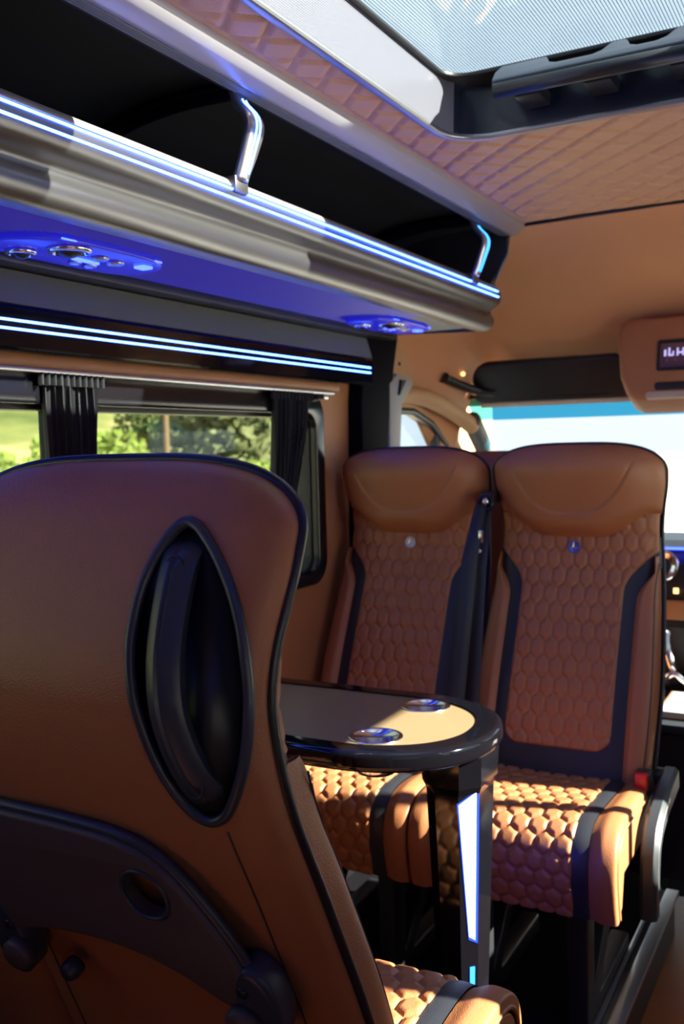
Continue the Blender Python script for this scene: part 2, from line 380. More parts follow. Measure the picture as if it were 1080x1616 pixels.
# arched tan roll above the driver window, running into the windscreen pillar
roll = [(-0.862, 2.84, 1.430), (-0.845, 2.92, 1.436), (-0.82, 3.02, 1.425), (-0.80, 3.18, 1.385), (-0.775, 3.30, 1.335)]
o = tube('trim_3', catmull(roll, 8), [0.030 + 0.004 * math.sin(i) * 0 for i in range(33)], 'tan', None, 14); struct(o, 'tan padded roll arching over the driver door window', 'trim')
pil = [(-0.775, 3.285, 1.36), (-0.78, 3.45, 1.24), (-0.785, 3.62, 1.11), (-0.79, 3.82, 0.95)]
o = tube('trim_4', catmull(pil, 6), 0.034, 'dgrey', None, 12); struct(o, 'dark grey left windscreen pillar', 'pillar')
o = tube('trim_5', [(-p[0], p[1], p[2]) for p in pil], 0.034, 'dgrey', None, 12); struct(o, 'dark grey right windscreen pillar', 'pillar')
ws = empty('window_7'); struct(ws, 'wide windscreen with a blue tint band along its top', 'window')
def wsp(x, t): return (x, 3.40 + 0.62 * t - 0.10 * (x / 0.8) ** 2, 1.435 - 0.52 * t)
grid('pane', 16, 6, lambda u, v: wsp(-0.80 + 1.6 * u, 0.15 + 0.87 * v), 'clear', ws)
grid('tint_band', 16, 2, lambda u, v: wsp(-0.80 + 1.6 * u, 0.0 + 0.15 * v), 'band', ws)
tube('top_seal', [wsp(-0.80 + 1.6 * k / 16, -0.01) for k in range(17)], 0.012, 'plastic', ws, 8)
# central pillar behind the window (dark) with the belt anchor cover
o = prism2d('trim_6', [[(2.50, 0.0), (2.72, 0.0), (2.70, 1.25), (2.76, 1.50), (2.80, 1.62), (2.57, 1.62), (2.53, 1.40)]], 0.07, 'matte', None, T_yz(-0.86), 0.012); struct(o, 'black pillar between the passenger window and the cab', 'pillar')
ac = empty('trim_7'); struct(ac, 'light grey belt anchor cover on the pillar beside the cab', 'pillar trim')
prism2d('cover', [[(2.68, 0.60), (2.81, 0.60), (2.795, 1.28), (2.81, 1.40), (2.895, 1.462), (2.89, 1.485), (2.78, 1.498), (2.72, 1.465)]], 0.05, 'lgrey', ac, T_yz(-0.848), 0.008)
prism2d('slot', [[(2.775, 1.43), (2.825, 1.478), (2.79, 1.478)]], 0.01, 'plastic', ac, T_yz(-0.820))
lathe('screw', [(0.006, 0), (0.006, 0.003), (0.001, 0.003)], (-0.855, 2.86, 1.535), (1, 0, 0), 'plastic', ac, 12)

# ================================================================== LUGGAGE RACK
RY0, RY1 = -1.15, 2.70
rk = empty('luggage_rack', (0, 0, 0)); tag(rk, 'grey overhead luggage rack with blue light strips above the window', 'luggage rack')
lip = [(-0.500, 1.705), (-0.494, 1.718), (-0.484, 1.724), (-0.473, 1.722), (-0.464, 1.714), (-0.459, 1.703), (-0.4575, 1.692), (-0.459, 1.681), (-0.464, 1.671), (-0.474, 1.664),
       (-0.484, 1.659), (-0.489, 1.652), (-0.489, 1.645), (-0.484, 1.637), (-0.480, 1.628), (-0.481, 1.616), (-0.487, 1.605), (-0.497, 1.599), (-0.512, 1.597), (-0.530, 1.598)]
lipc = [Vector((x, 0, z)) for x, z in lip]
lipc = catmull(lipc, 3); lipc = [(p.x, p.z) for p in lipc]
loop = lipc + [(-0.530, 1.612), (-0.505, 1.64), (-0.515, 1.69)]
extr_y('front_lip', loop, RY0, RY1 - 0.004, 'rack', rk, True)
nose = [(x - 0.0, z) for x, z in lipc if z > 1.7065 and x > -0.498]
nose = [(x + 0.0012 * (1 if x > -0.48 else 0), z + 0.0014) for x, z in nose]
extr_y('lip_top', nose + [(-0.470, 1.708), (-0.492, 1.712)], RY0, RY1 - 0.006, 'nose', rk, True)  # upper lip kept lighter than the body as if struck by sun
# ribbed underside
prof = [(-0.530, 1.606)]
for i in range(34):
    x = -0.535 - i * 0.0070; prof += [(x, 1.606), (x - 0.0035, 1.6096)]
prof += [(-0.780, 1.606), (-0.80, 1.607)]
extr_y('lit_ribbed_panel', prof, RY0, 2.36, 'ambient', rk, False, False)
extr_y('underside', prof, 2.36, RY1 - 0.02, 'under', rk, False, False)
box('rear_strip', -0.83, -0.775, RY0, RY1 - 0.02, 1.590, 1.608, 'plastic', rk, 0.003)
# bin liner following the roof curve
lin = [(-0.505, 1.70), (-0.60, 1.665), (-0.80, 1.66), (-0.855, 1.68), (-0.865, 1.74), (-0.82, 1.82), (-0.74, 1.868), (-0.62, 1.885), (-0.45, 1.888), (-0.42, 1.888)]
lc = [(p.x, p.z) for p in catmull([Vector((x, 0, z)) for x, z in lin], 4)]
extr_y('bin_liner', lc, RY0, RY1, 'liner', rk)
# grey top rail + black ribs
rail = [(-0.380, 1.896), (-0.379, 1.886), (-0.384, 1.879), (-0.400, 1.868), (-0.416, 1.859), (-0.424, 1.858), (-0.427, 1.864), (-0.425, 1.885), (-0.40, 1.897)]
extr_y('top_rail', rail, RY0, RY1 + 0.01, 'rail', rk, True); sharp(rk.children[-1], 40)
for k in range(4):
    tube('rail_rib', [(-0.430 - 0.0065 * k, RY0, 1.860 + 0.0008 * k), (-0.430 - 0.0065 * k, RY1, 1.860 + 0.0008 * k)], 0.0034, 'dgrey', rk, 8)
box('rail_back', -0.460, -0.422, RY0, RY1, 1.862, 1.888, 'plastic', rk)
# light strips on the lip
for (x, z) in ((-0.4590, 1.7040), (-0.4572, 1.6885)):
    tube('light_strip', [(x, RY0, z), (x, RY1 - 0.015, z)], 0.0022, 'led', rk, 8)
# end cap
cap = [(-0.880, 1.612), (-0.53, 1.597)] + [(x, z) for x, z in lip[::-1]][1:] + [(-0.452, 1.775), (-0.432, 1.81), (-0.428, 1.86), (-0.44, 1.896), (-0.62, 1.905), (-0.78, 1.888), (-0.88, 1.80), (-0.885, 1.70)]
prism2d('end_cap', [cap], 0.014, 'plastic', rk, T_xz(RY1 + 0.002), 0.003)
tube('end_cap_edge', [(x, RY1 - 0.004, z) for x, z in [(-0.475, 1.722), (-0.470, 1.735), (-0.452, 1.775), (-0.432, 1.812), (-0.430, 1.855)]], 0.004, 'dgrey', rk, 8)
# brackets with light strips and a rib on the roof curve behind
BP = [(-0.458, 1.866), (-0.448, 1.842), (-0.424, 1.810), (-0.436, 1.768), (-0.456, 1.722)]
for by in (1.385, 2.495):
    pr_ = resample(catmull([Vector((x, 0, z)) for x, z in BP], 6), 24)
    rings = []
    for i, p in enumerate(pr_):
        t = i / 24; hw = 0.017 + 0.006 * math.sin(PI * min(1, t * 1.1)); d = (pr_[min(24, i + 1)] - pr_[max(0, i - 1)]).normalized(); nn = Vector((-d.z, 0, d.x))
        if nn.x < 0: nn = -nn
        c = p + Vector((0, by, 0)); ring = []
        for k in range(12):
            a = 2 * PI * k / 12; ring.append(c + Vector((0, 1, 0)) * hw * math.copysign(abs(math.cos(a)) ** 0.5, math.cos(a)) + nn * 0.008 * math.copysign(abs(math.sin(a)) ** 0.6, math.sin(a)))
        rings.append(ring)
    br = loft('bracket', rings, 'silver', rk)
    for sgn in (-1, 1):
        pts = []
        for i in range(3, 23):
            t = i / 24; p = pr_[i]; d = (pr_[min(24, i + 1)] - pr_[i - 1]).normalized(); nn = Vector((-d.z, 0, d.x))
            if nn.x < 0: nn = -nn
            pts.append(p + Vector((0, by, 0)) + nn * 0.0078 + Vector((0, sgn * (0.0052 + 0.006 * max(0, t - 0.72)), 0)))
        tube('bracket_light', pts, 0.0019, 'led_cyan' if by > 2 else 'led', br, 6)
    box('bracket_foot', -0.505, -0.452, by - 0.02, by + 0.02, 1.700, 1.7275, 'rack', rk, 0.005)
    rib = catmull([Vector((-0.455, by, 1.872)), Vector((-0.60, by, 1.872)), Vector((-0.73, by, 1.848)), Vector((-0.81, by, 1.79)), Vector((-0.845, by, 1.70))], 8)
    tube('roof_rib', rib, 0.010, 'matte', rk, 10, False, 1.8)
    tube('roof_rib', [p + Vector((0.006, -0.03, -0.004)) for p in rib], 0.005, 'matte', rk, 8)
# reading light / air panels under the rack
def service(y, n):
    sp_out = [(0.17 * math.copysign(abs(math.cos(a)) ** 0.55, math.cos(a)) * (1 - 0.12 * math.sin(a)), 0.075 * math.copysign(abs(math.sin(a)) ** 0.75, math.sin(a))) for a in [2 * PI * k / 48 for k in range(48)]]
    T = frame((-0.675, y, 1.6015), (0, 1, 0), (1, 0, 0), (0, 0, -1))
    sp = prism2d('service_panel', [sp_out], 0.014, 'ambient_dark', rk, T, 0.004)
    for (dy, dx, r) in ((-0.07, 0.035, 0.034), (-0.105, -0.035, 0.024)):
        c = (-0.675 + dx, y + dy, 1.5945)
        lathe('air_nozzle_ring', [(r * 0.72, 0.0), (r * 0.78, 0.008), (r, 0.006), (r * 1.06, 0.0)], c, (0, 0, -1), 'chrome', sp, 32)
        lathe('air_nozzle', [(r * 0.74, 0.002), (r * 0.5, 0.010), (r * 0.2, 0.014), (0.001, 0.014)], c, (0, 0, -1), 'plastic', sp, 24)
    for (dy, dx, r) in ((0.01, 0.025, 0.013), (0.055, 0.018, 0.013), (0.01, -0.03, 0.010), (0.045, -0.03, 0.010)):
        lathe('reading_lamp', [(r * 1.2, 0.0), (r * 1.15, 0.004), (r, 0.005), (r * 0.7, 0.003), (0.001, 0.003)], (-0.675 + dx, y + dy, 1.5945), (0, 0, -1), 'silver', sp, 20)
    box('lamp_light', -0.655, -0.632, y + 0.10, y + 0.125, 1.590, 1.596, 'led_lamp', sp, 0.002)
    box('lamp_light', -0.685, -0.678, y - 0.02, y + 0.04, 1.590, 1.596, 'led_lamp', sp, 0.001)
    tube('panel_light', [(-0.607, y - 0.12, 1.5985), (-0.602, y, 1.5985), (-0.609, y + 0.12, 1.5985)], 0.0014, 'led_lamp', sp, 6)
service(1.24, 0); service(2.42, 1); service(0.06, 2)  # last panel is out of view, added to throw blue on the near seat

# right-hand rack (unseen mirror image, added for the blue light it casts)
rr_ = empty('luggage_rack'); tag(rr_, 'grey overhead luggage rack with blue light strips above the sliding door', 'luggage rack')
extr_y('front_lip', [(-x, z) for x, z in loop[::-1]], RY0, RY1 - 0.004, 'rack', rr_, True)
extr_y('lit_ribbed_panel', [(-x, z) for x, z in prof[::-1]], RY0, 2.36, 'ambient', rr_, False, False)
extr_y('underside', [(-x, z) for x, z in prof[::-1]], 2.36, RY1 - 0.02, 'under', rr_, False, False)
extr_y('bin_liner', [(-x, z) for x, z in lc[::-1]], RY0, RY1, 'liner', rr_)
extr_y('top_rail', [(-x, z) for x, z in rail[::-1]], RY0, RY1 + 0.01, 'rail', rr_, True)
for (x, z) in ((0.4590, 1.7040), (0.4572, 1.6885)):
    tube('light_strip', [(x, RY0, z), (x, RY1 - 0.015, z)], 0.0019, 'led', rr_, 8)
prism2d('end_cap', [[(-x, z) for x, z in cap]], 0.014, 'plastic', rr_, T_xz(RY1 + 0.002), 0.003)

# ---- valance over the window
va = empty('window_valance'); tag(va, 'dark window valance with double blue light strip under the rack', 'valance')
extr_y('grey_panel', [(-0.835, 1.590), (-0.820, 1.588), (-0.804, 1.536), (-0.802, 1.528), (-0.835, 1.526)], RY0, 2.56, 'dgrey', va, True, False)
extr_y('gloss_panel', [(-0.838, 1.527), (-0.803, 1.526), (-0.800, 1.520), (-0.803, 1.455), (-0.812, 1.449), (-0.838, 1.449)], RY0, 2.56, 'gloss', va, True, False)
for z, x in ((1.4995, -0.8005), (1.4850, -0.8012)):
    tube('light_strip', [(x, RY0, z), (x, 2.545, z)], 0.0022, 'led', va, 8)
tube('lower_roll', [(-0.842, RY0, 1.436), (-0.842, 2.40, 1.436)], 0.016, 'leather_panel', va, 12)
cr = empty('curtain_rail'); tag(cr, 'thin silver curtain rail above the passenger window', 'curtain rail')
box('track', -0.848, -0.818, RY0, 2.355, 1.416, 1.424, 'silver', cr, 0.002)
box('stop', -0.846, -0.82, 2.30, 2.325, 1.402, 1.416, 'silver', cr, 0.003)

# ---- curtains
def curtain(ytop, ybot, folds, label):
    e = empty('curtain', (0, 0, 0)); tag(e, label, 'curtain', 'curtains on the passenger window')
    def f(u, v):
        z = 1.414 - v * 0.50
        g = sstep(0, 0.9, v); a = ytop[0] + (ybot[0] - ytop[0]) * g; b = ytop[1] + (ybot[1] - ytop[1]) * g
        ph = 2 * PI * folds * u + 0.4 * math.sin(7 * v + 3 * u)
        x = -0.832 + 0.013 * math.sin(ph) * (0.6 + 0.4 * v) + 0.004 * math.sin(2.3 * ph + 1)
        return (x, a + (b - a) * u + 0.004 * math.cos(ph * 1.0), z)
    grid('cloth', folds * 12, 40, f, 'curtain', e)
    bw = 0.5 / folds
    def h(u, v):
        y = ytop[0] - 0.012 + (ytop[1] - ytop[0] + 0.024) * u
        return (-0.826 + 0.010 * math.sin(2 * PI * folds * 1.5 * u), y, 1.417 - 0.022 * v)
    grid('pleated_heading', folds * 14, 3, h, 'curtain', e)
curtain((1.285, 1.425), (1.300, 1.405), 7, 'gathered black curtain in the middle of the passenger window')
curtain((2.055, 2.235), (2.035, 2.110), 8, 'gathered black curtain at the front end of the passenger window')

# ================================================================== ROOF HATCH
ht = empty('roof_hatch', (0, 0, HZ)); tag(ht, 'glass roof hatch with striped pane and black handle bar', 'roof hatch')
ht.location = (0, 0, 0)
prism2d('rim', [rrect(HX0 - 0.018, HX1 + 0.018, HY0 - 0.018, HY1 + 0.018, 0.10, 12), rrect(HX0, HX1, HY0, HY1, 0.085, 12)], 0.012, 'grey_metal', ht, T_xy(HZ - 0.003), 0.004)
def wall_ring(r0, z0, z1, ins0, ins1, seg_filter, name, m):
    a = rrect(HX0 + ins0, HX1 - ins0, HY0 + ins0, HY1 - ins0, r0, 12); b = rrect(HX0 + ins1, HX1 - ins1, HY0 + ins1, HY1 - ins1, r0, 12)
    V = []; Fc = []
    n = len(a)
    for i in range(n): V.append((*a[i], z0)); V.append((*b[i], z1))
    for i in range(n):
        j = (i + 1) % n; mx_, my_ = (a[i][0] + a[j][0]) / 2, (a[i][1] + a[j][1]) / 2
        if seg_filter(mx_, my_): Fc.append((2 * i, 2 * i + 1, 2 * j + 1, 2 * j))
    used = sorted({i for f in Fc for i in f}); mp = {v: k for k, v in enumerate(used)}
    mk(name, [V[i] for i in used], [tuple(mp[i] for i in f) for f in Fc], m, ht)
wall_ring(0.085, HZ, 1.982, 0.0, 0.006, lambda x, y: y < HY1 - 0.045, 'well_liner', 'well')
wall_ring(0.085, HZ, 1.982, 0.0, 0.006, lambda x, y: y >= HY1 - 0.045, 'front_liner', 'navy')
prism2d('black_rim', [rrect(HX0 - 0.012, HX1 + 0.012, HY0 - 0.012, HY1 + 0.012, 0.085, 12), rrect(HX0 + 0.016, HX1 - 0.016, HY0 + 0.016, HY1 - 0.066, 0.05, 12)], 0.008, 'plastic', ht, T_xy(1.984), 0.002)
o = box('glass', HX0 - 0.01, HX1 + 0.01, HY0 - 0.01, HY1 + 0.01, 1.990, 1.994, 'hatchglass', ht)
V = []; Fc = []
nl = 92
for i in range(nl):
    x = HX0 + 0.012 + (HX1 - HX0 - 0.024) * i / (nl - 1)
    v, f = boxverts(x - 0.00055, x + 0.00055, HY0 + 0.01, HY1 - 0.05, 1.9895, 1.9899)
    Fc += [tuple(q + len(V) for q in g) for g in f]; V += v
o = mk('printed_lines', V, Fc, 'plastic_blue', ht, False); o['kind'] = 'stuff'
# handle bar across the front
hb = prism2d('handle_bar', [[(-0.142, -0.044), (0.245, -0.044), (0.252, -0.020), (0.245, 0.032), (0.175, 0.034), (0.160, 0.0), (0.145, -0.010), (0.115, -0.010), (0.100, 0.0), (0.090, 0.032), (0.062, 0.032), (0.048, 0.0), (0.034, -0.010), (-0.030, -0.010), (-0.046, 0.0), (-0.056, 0.030), (-0.144, 0.028), (-0.152, 0.0), (-0.149, -0.034)]],
             0.028, 'plastic_blue', ht, frame((0, 1.806, 1.958), (1, 0, 0), (0, 0.77, 0.64), (0, -0.64, 0.77)), 0.006)
tube('grip_edge', [(-0.142, 1.770, 1.924), (0.248, 1.770, 1.924)], 0.014, 'plastic', ht, 14)
for hx in (-0.09, 0.04, 0.19):
    box('hinge_block', hx - 0.025, hx + 0.025, 1.80, 1.878, 1.915, 1.940, 'plastic', ht, 0.006)

# ================================================================== SEATS
YP = [(0.40, 0.015), (0.50, -0.012), (0.67, -0.078), (0.835, -0.150), (0.95, -0.198), (1.035, -0.215), (1.08, -0.213), (1.12, -0.204), (1.18, -0.187), (1.24, -0.168), (1.28, -0.155)]
WT = [(0.40, 0.214), (0.50, 0.220), (0.67, 0.226), (0.84, 0.218), (0.95, 0.209), (1.04, 0.203), (1.10, 0.207), (1.17, 0.218), (1.30, 0.222)]
def yr(z): return interp(YP, z) - 0.036
def wd(z): return interp(WT, z)
def yp(z): return interp(YP, z)
def yf(z): return yr(z) + interp([(0.40, 0.105), (0.55, 0.105), (0.84, 0.100), (1.0, 0.092), (1.3, 0.085)], z)
def zt(u): return 1.193 + 0.071 * (max(0, 1 - abs(u) ** 3.3)) ** 0.5
def hexh(x, z, w=0.0345, hp=0.0425, H=0.0052):
    k = (w * 0.8660254) / hp
    X, Y = x, z * k
    best = 9
    # pointy-top lattice: rows every w*0.866
    rh = w * 0.8660254; j0 = math.floor(Y / rh)
    for j in (j0, j0 + 1):
        ox = (w / 2) if (j % 2) else 0.0
        i = round((X - ox) / w); dx = X - ox - i * w; dy = Y - j * rh
        ax, ay = abs(dx), abs(dy); d = max(ax, 0.5 * ax + 0.8660254 * ay)
        best = min(best, d)
    e = max(0.0, 1 - best / (w / 2))
    return H * (1 - (1 - min(1, e / 0.55)) ** 2.2)
def fsurf(x, z):
    w = wd(z); t = min(1, abs(x) / w)
    return yp(z) + (yf(z) - yp(z)) * max(0, 1 - t ** 4.5) ** 0.5
def bin_(z):   # inner edge of the black band
    return 0.129 + 0.128 * sstep(0.895, 1.065, z) ** 1.25
def bout(z): return 0.157 + 0.128 * sstep(0.875, 1.04, z) ** 1.25
HC = (0.070, 1.055)   # handle centre (x from seat centre, z)
def handle_outline(n=48):
    pts = [(0.117, 1.206), (0.087, 1.17), (0.074, 1.12), (0.077, 1.062), (0.096, 0.992), (0.121, 0.949), (0.145, 0.937), (0.169, 0.954), (0.189, 1.004), (0.194, 1.07), (0.181, 1.135), (0.149, 1.186)]
    Q = [Vector((a, 0, b)) for a, b in pts[-2:] + pts + pts[:3]]
    P = catmull(Q, 8)[16:16 + 8 * len(pts)]
    return P
HO = handle_outline()
def in_poly(x, z, P):
    c = False; n = len(P); j = n - 1
    for i in range(n):
        a, b = P[i], P[j]
        if (a.z > z) != (b.z > z) and x < (b.x - a.x) * (z - a.z) / (b.z - a.z) + a.x: c = not c
        j = i
    return c
def shell_pt(u, z, ztu):
    x = u * wd(z)
    e = max(abs(u) ** 9, min(1, max(0, (z - (ztu - 0.06)) / 0.06)) ** 2.5)
    e = min(1, e)
    return x, yr(z) + (yp(z) - yr(z)) * (1 - math.sqrt(max(0, 1 - e)))
def shell_y(x, z):
    u = max(-1, min(1, x / wd(z))); return shell_pt(u, z, zt(u))[1]

_cache = {}
def shared(key, fn, name, m, parent):
    if key in _cache:
        return link(name, _cache[key], None, parent, False)
    o = fn(); _cache[key] = o.data; return o

def make_seat(name, loc, rz, label, hs, arm=None, rear=True, emb='silver_pale'):
    """hs = +1/-1 local side of the grab handle"""
    s = empty(name, loc, rz); tag(s, label, 'seat', 'quilted bus seats')
    # --- rear shell
    nu, nv = 96, 168
    def uu(t):
        t = 2 * t - 1; return math.copysign(1 - (1 - abs(t)) ** 1.35, t)
    def sp(tu, v):
        u = uu(tu); zz = 0.42 + (zt(u) - 0.42) * v; x, y = shell_pt(u, zz, zt(u)); return (x, y, zz)
    def sk(i, j):
        x, y, z = sp((i + 0.5) / nu, (j + 0.5) / nv); return in_poly(x * hs, z, HO)
    shared(('shell', hs), lambda: grid('back_shell', nu, nv, sp, 'leather', s, False, sk), 'back_shell', 'leather', s)
    # --- piping all round
    def pipe():
        pts = []
        for k in range(50):
            z = 0.42 + (1.193 - 0.42) * k / 49; pts.append(Vector((wd(z), yp(z), z)))
        for k in range(1, 80):
            th = PI * k / 80; u = math.copysign(abs(math.cos(th)) ** 0.5, math.cos(th)); z = zt(u); pts.append(Vector((u * wd(z), yp(z), z)))
        pts += [Vector((-p.x, p.y, p.z)) for p in pts[:50][::-1]]
        pts = resample(pts, 200)
        return tube('back_piping', pts, 0.0055, 'piping', s, 10)
    shared('pipe', pipe, 'back_piping', 'piping', s)
    # --- honeycomb panel of the back
    def panel():
        z0, z1 = 0.545, 1.09
        def f(u, v):
            z = z0 + (z1 - z0) * v
            b = min(bin_(z), wd(z) - 0.004)
            # rounded lower corners
            b -= 0.03 * max(0, 1 - (z - z0) / 0.03) ** 2
            x = (2 * u - 1) * b
            e = min(1, (1 - abs(2 * u - 1)) * b / 0.006) * min(1, (z - z0) / 0.006)
            return (x, fsurf(x, z) + (0.002 + hexh(x, z)) * e, z)
        return grid('honeycomb_panel', 140, 280, f, 'leather', s, True)
    shared('panel', panel, 'honeycomb_panel', 'leather', s)
    # --- black band
    def band():
        V = []; Fc = []; n = 90; z0, z1 = 0.47, 1.03
        for sg in (-1, 1):
            off = len(V)
            for j in range(n + 1):
                z = z0 + (z1 - z0) * j / n; w = wd(z) - 0.003
                a = min(bin_(z) - 0.004, w); b = min(bout(z) + 0.004, w + 0.002)
                if z < 0.58: a = 0.1
                for i in range(5):
                    x = a + (b - a) * i / 4; V.append((sg * x, fsurf(x, z) + 0.0012 * math.sin(PI * i / 4), z))
            fs = gridfaces(4, n, off); Fc += fs if sg < 0 else [f[::-1] for f in fs]
        off = len(V)
        for j in range(9):
            for i in range(25):
                z = z0 + 0.115 * j / 8; x = -0.16 + 0.32 * i / 24; V.append((x, fsurf(x, z) + 0.0008, z))
        Fc += [f[::-1] for f in gridfaces(24, 8, off)]
        return mk('black_band', V, Fc, 'black_leather', s)
    shared('band', band, 'black_band', 'black_leather', s)
    # --- side bolsters
    for sg in (-1, 1):
        def bol():
            z0, z1 = 0.455, 0.985
            def f(u, v):
                z = z0 + (z1 - z0) * v; w = wd(z)
                c = min(bout(z), w - 0.012); k = 0.014 * max(0, min(1, (z1 - z) / 0.07)) ** 0.6 * (0.6 + 0.4 * sstep(0.45, 0.6, z))
                a = u * PI / 2
                x = c + (w - 0.005 - c) * max(0, math.sin(a)) ** 0.8
                y0 = fsurf(c, z) - 0.003; top = max(fsurf(c, z), yf(z) - 0.01) + k
                rise = min(1, u / 0.16); y = yp(z) + (top - yp(z)) * max(0, math.cos(a)) ** 0.35
                y = y0 + (y - y0) * math.sin(rise * PI / 2) if u < 0.16 else y
                return (sg * x, y, z)
            return grid('side_bolster', 36, 60, f, 'leather', s, sg > 0)
        shared(('bol', sg), bol, 'side_bolster', 'leather', s)
        def bseam():
            pts = []
            for k in range(40):
                z = 0.47 + 0.50 * k / 39; w = wd(z); c = bout(z)
                a = 0.62 * PI / 2; kk = 0.014 * max(0, min(1, (0.985 - z) / 0.07)) ** 0.6
                x = c + (w - 0.005 - c) * max(0, math.sin(a)) ** 0.8; y = yp(z) + (max(fsurf(c, z), yf(z) - 0.01) + kk - yp(z)) * max(0, math.cos(a)) ** 0.35
                pts.append((sg * x, y + 0.0004, z))
            return tube('bolster_seam', pts, 0.0014, 'black_leather', s, 6)
        shared(('bseam', sg), bseam, 'bolster_seam', 'black_leather', s)
    # --- headrest
    def headrest():
        def zc(u): return 1.030 + 0.055 * sstep(0.30, 1.0, abs(u)) ** 1.1
        def f(tu, v):
            u = uu(tu); zz = zc(u) + (zt(u) - zc(u)) * v; w = wd(zz); x = u * w
            base = fsurf(min(abs(x), w * 0.97), zz)
            bulge = yr(zz) + 0.142 - 0.01 * sstep(0.5, 1, v)
            t0 = math.sin(min(1, v / 0.22) * PI / 2) ** 0.7
            tt = math.sqrt(max(0, 1 - max(0, (v - 0.62) / 0.38) ** 2.4))
            tu_ = max(0, 1 - abs(u) ** 2.8) ** 0.62
            y = base + (bulge - base) * t0 if v < 0.22 else bulge
            y = yp(zz) + (y - yp(zz)) * tt * tu_
            g = zz - (1.098 + 0.13 * (abs(u) / 0.70) ** 3.2)
            if abs(u) < 0.8:
                fade = 1 - sstep(0.62, 0.78, abs(u))
                y -= fade * (0.0045 * math.exp(-(g / 0.0055) ** 2) + 0.004 * sstep(0, 0.01, g) * (1 - sstep(0.5, 0.85, v)))
            return (x, y, zz)
        return grid('headrest', 110, 70, f, 'leather', s, True)
    shared('headrest', headrest, 'headrest', 'leather', s)
    # --- round emblem
    ez = 1.006; ey = fsurf(0, ez) + 0.0065
    em = lathe('emblem', [(0.0155, 0), (0.0155, 0.002), (0.0135, 0.0038), (0.0128, 0.0028), (0.001, 0.0026)], (0, ey, ez), (0, 1, 0.05), emb, s, 28)
    V = []; Fc = []
    for k in range(3):
        a = PI / 2 + 2 * PI * k / 3
        tip = Vector((0.0128 * math.cos(a), ey + 0.0036, ez + 0.0128 * math.sin(a)))
        l = Vector((0.0026 * math.cos(a + 1.05), ey + 0.0036, ez + 0.0026 * math.sin(a + 1.05))); r = Vector((0.0026 * math.cos(a - 1.05), ey + 0.0036, ez + 0.0026 * math.sin(a - 1.05)))
        b = len(V); c = Vector((0, ey + 0.0042, ez)); V += [c, l, tip, r]; Fc += [(b, b + 1, b + 2), (b, b + 2, b + 3)]
    mk('emblem_star', V, Fc, 'chrome', em, False)
    # --- cushion
    CP = [(-0.04, 0.480), (0.06, 0.484), (0.18, 0.491), (0.28, 0.496), (0.335, 0.491), (0.370, 0.474), (0.390, 0.446), (0.396, 0.405), (0.389, 0.355), (0.378, 0.312)]
    NS = 288
    cc = resample(catmull([Vector((0, a, b)) for a, b in CP], 12), NS)
    cn = []
    for i in range(NS + 1):
        t = (cc[min(NS, i + 1)] - cc[max(0, i - 1)]).normalized(); cn.append(Vector((0, -t.z, t.y)))
    Ls = sum((cc[i + 1] - cc[i]).length for i in range(NS))
    def lift(x, t):
        ax = abs(x); return -0.004 * (1 - (ax / 0.14) ** 2) if ax < 0.14 else 0.0
    def cpanel():
        def f(u, v):
            i = v * NS; k = min(NS, int(round(i))); x = (2 * u - 1) * 0.137
            e = min(1, (1 - abs(2 * u - 1)) * 0.137 / 0.006)
            p = cc[k] + cn[k] * (0.003 + lift(x, v) + hexh(x, v * Ls + 0.01, 0.0385, 0.0375, 0.0066) * e)
            return (x, p.y, p.z)
        return grid('cushion_panel', 150, NS, f, 'leather', s, False)
    shared('cpanel', cpanel, 'cushion_panel', 'leather', s)
    for sg in (-1, 1):
        def cband():
            def f(u, v):
                k = int(round(v * NS)); x = 0.134 + 0.034 * u; p = cc[k] + cn[k] * (0.004 + 0.0015 * math.sin(PI * u)); return (sg * x, p.y, p.z)
            return grid('cushion_band', 5, NS // 2, lambda u, v: f(u, round(v * NS) / NS), 'black_leather', s, sg < 0)
        shared(('cband', sg), cband, 'cushion_band', 'black_leather', s)
        def cbol():
            def f(u, v):
                k = int(round(v * NS)); a = u * PI / 2
                x = 0.168 + 0.056 * max(0, math.sin(a)) ** 0.8
                h = 0.001 + (0.010 * math.sin(min(1, u / 0.3) * PI / 2)) - 0.024 * (1 - max(0, math.cos(a)) ** 0.20)
                p = cc[k] + cn[k] * h; return (sg * x, p.y, p.z)
            return grid('cushion_bolster', 22, NS // 2, f, 'leather', s, sg < 0)
        shared(('cbol', sg), cbol, 'cushion_bolster', 'leather', s)
        def cpipe():
            pts = [cc[k] + cn[k] * (-0.012) + Vector((sg * 0.2235, 0, 0)) for k in range(0, NS + 1, 3)]
            return tube('cushion_piping', pts, 0.0038, 'leather', s, 8)
        shared(('cpipe', sg), cpipe, 'cushion_piping', 'leather', s)
        def cside():
            ol = [(cc[k] + cn[k] * (-0.02)) for k in range(0, NS + 1, 5)]
            ol = [(p.y, p.z) for p in ol] + [(0.345, 0.330), (0.325, 0.395), (-0.04, 0.395)]
            return prism2d('cushion_side', [ol], 0.012, 'leather', s, T_yz(sg * 0.218), 0.004)
        shared(('cside', sg), cside, 'cushion_side', 'leather', s)
    shared('cbase', lambda: box('seat_base', -0.195, 0.195, -0.12, 0.330, 0.330, 0.46, 'plastic', s, 0.01), 'seat_base', 'plastic', s)
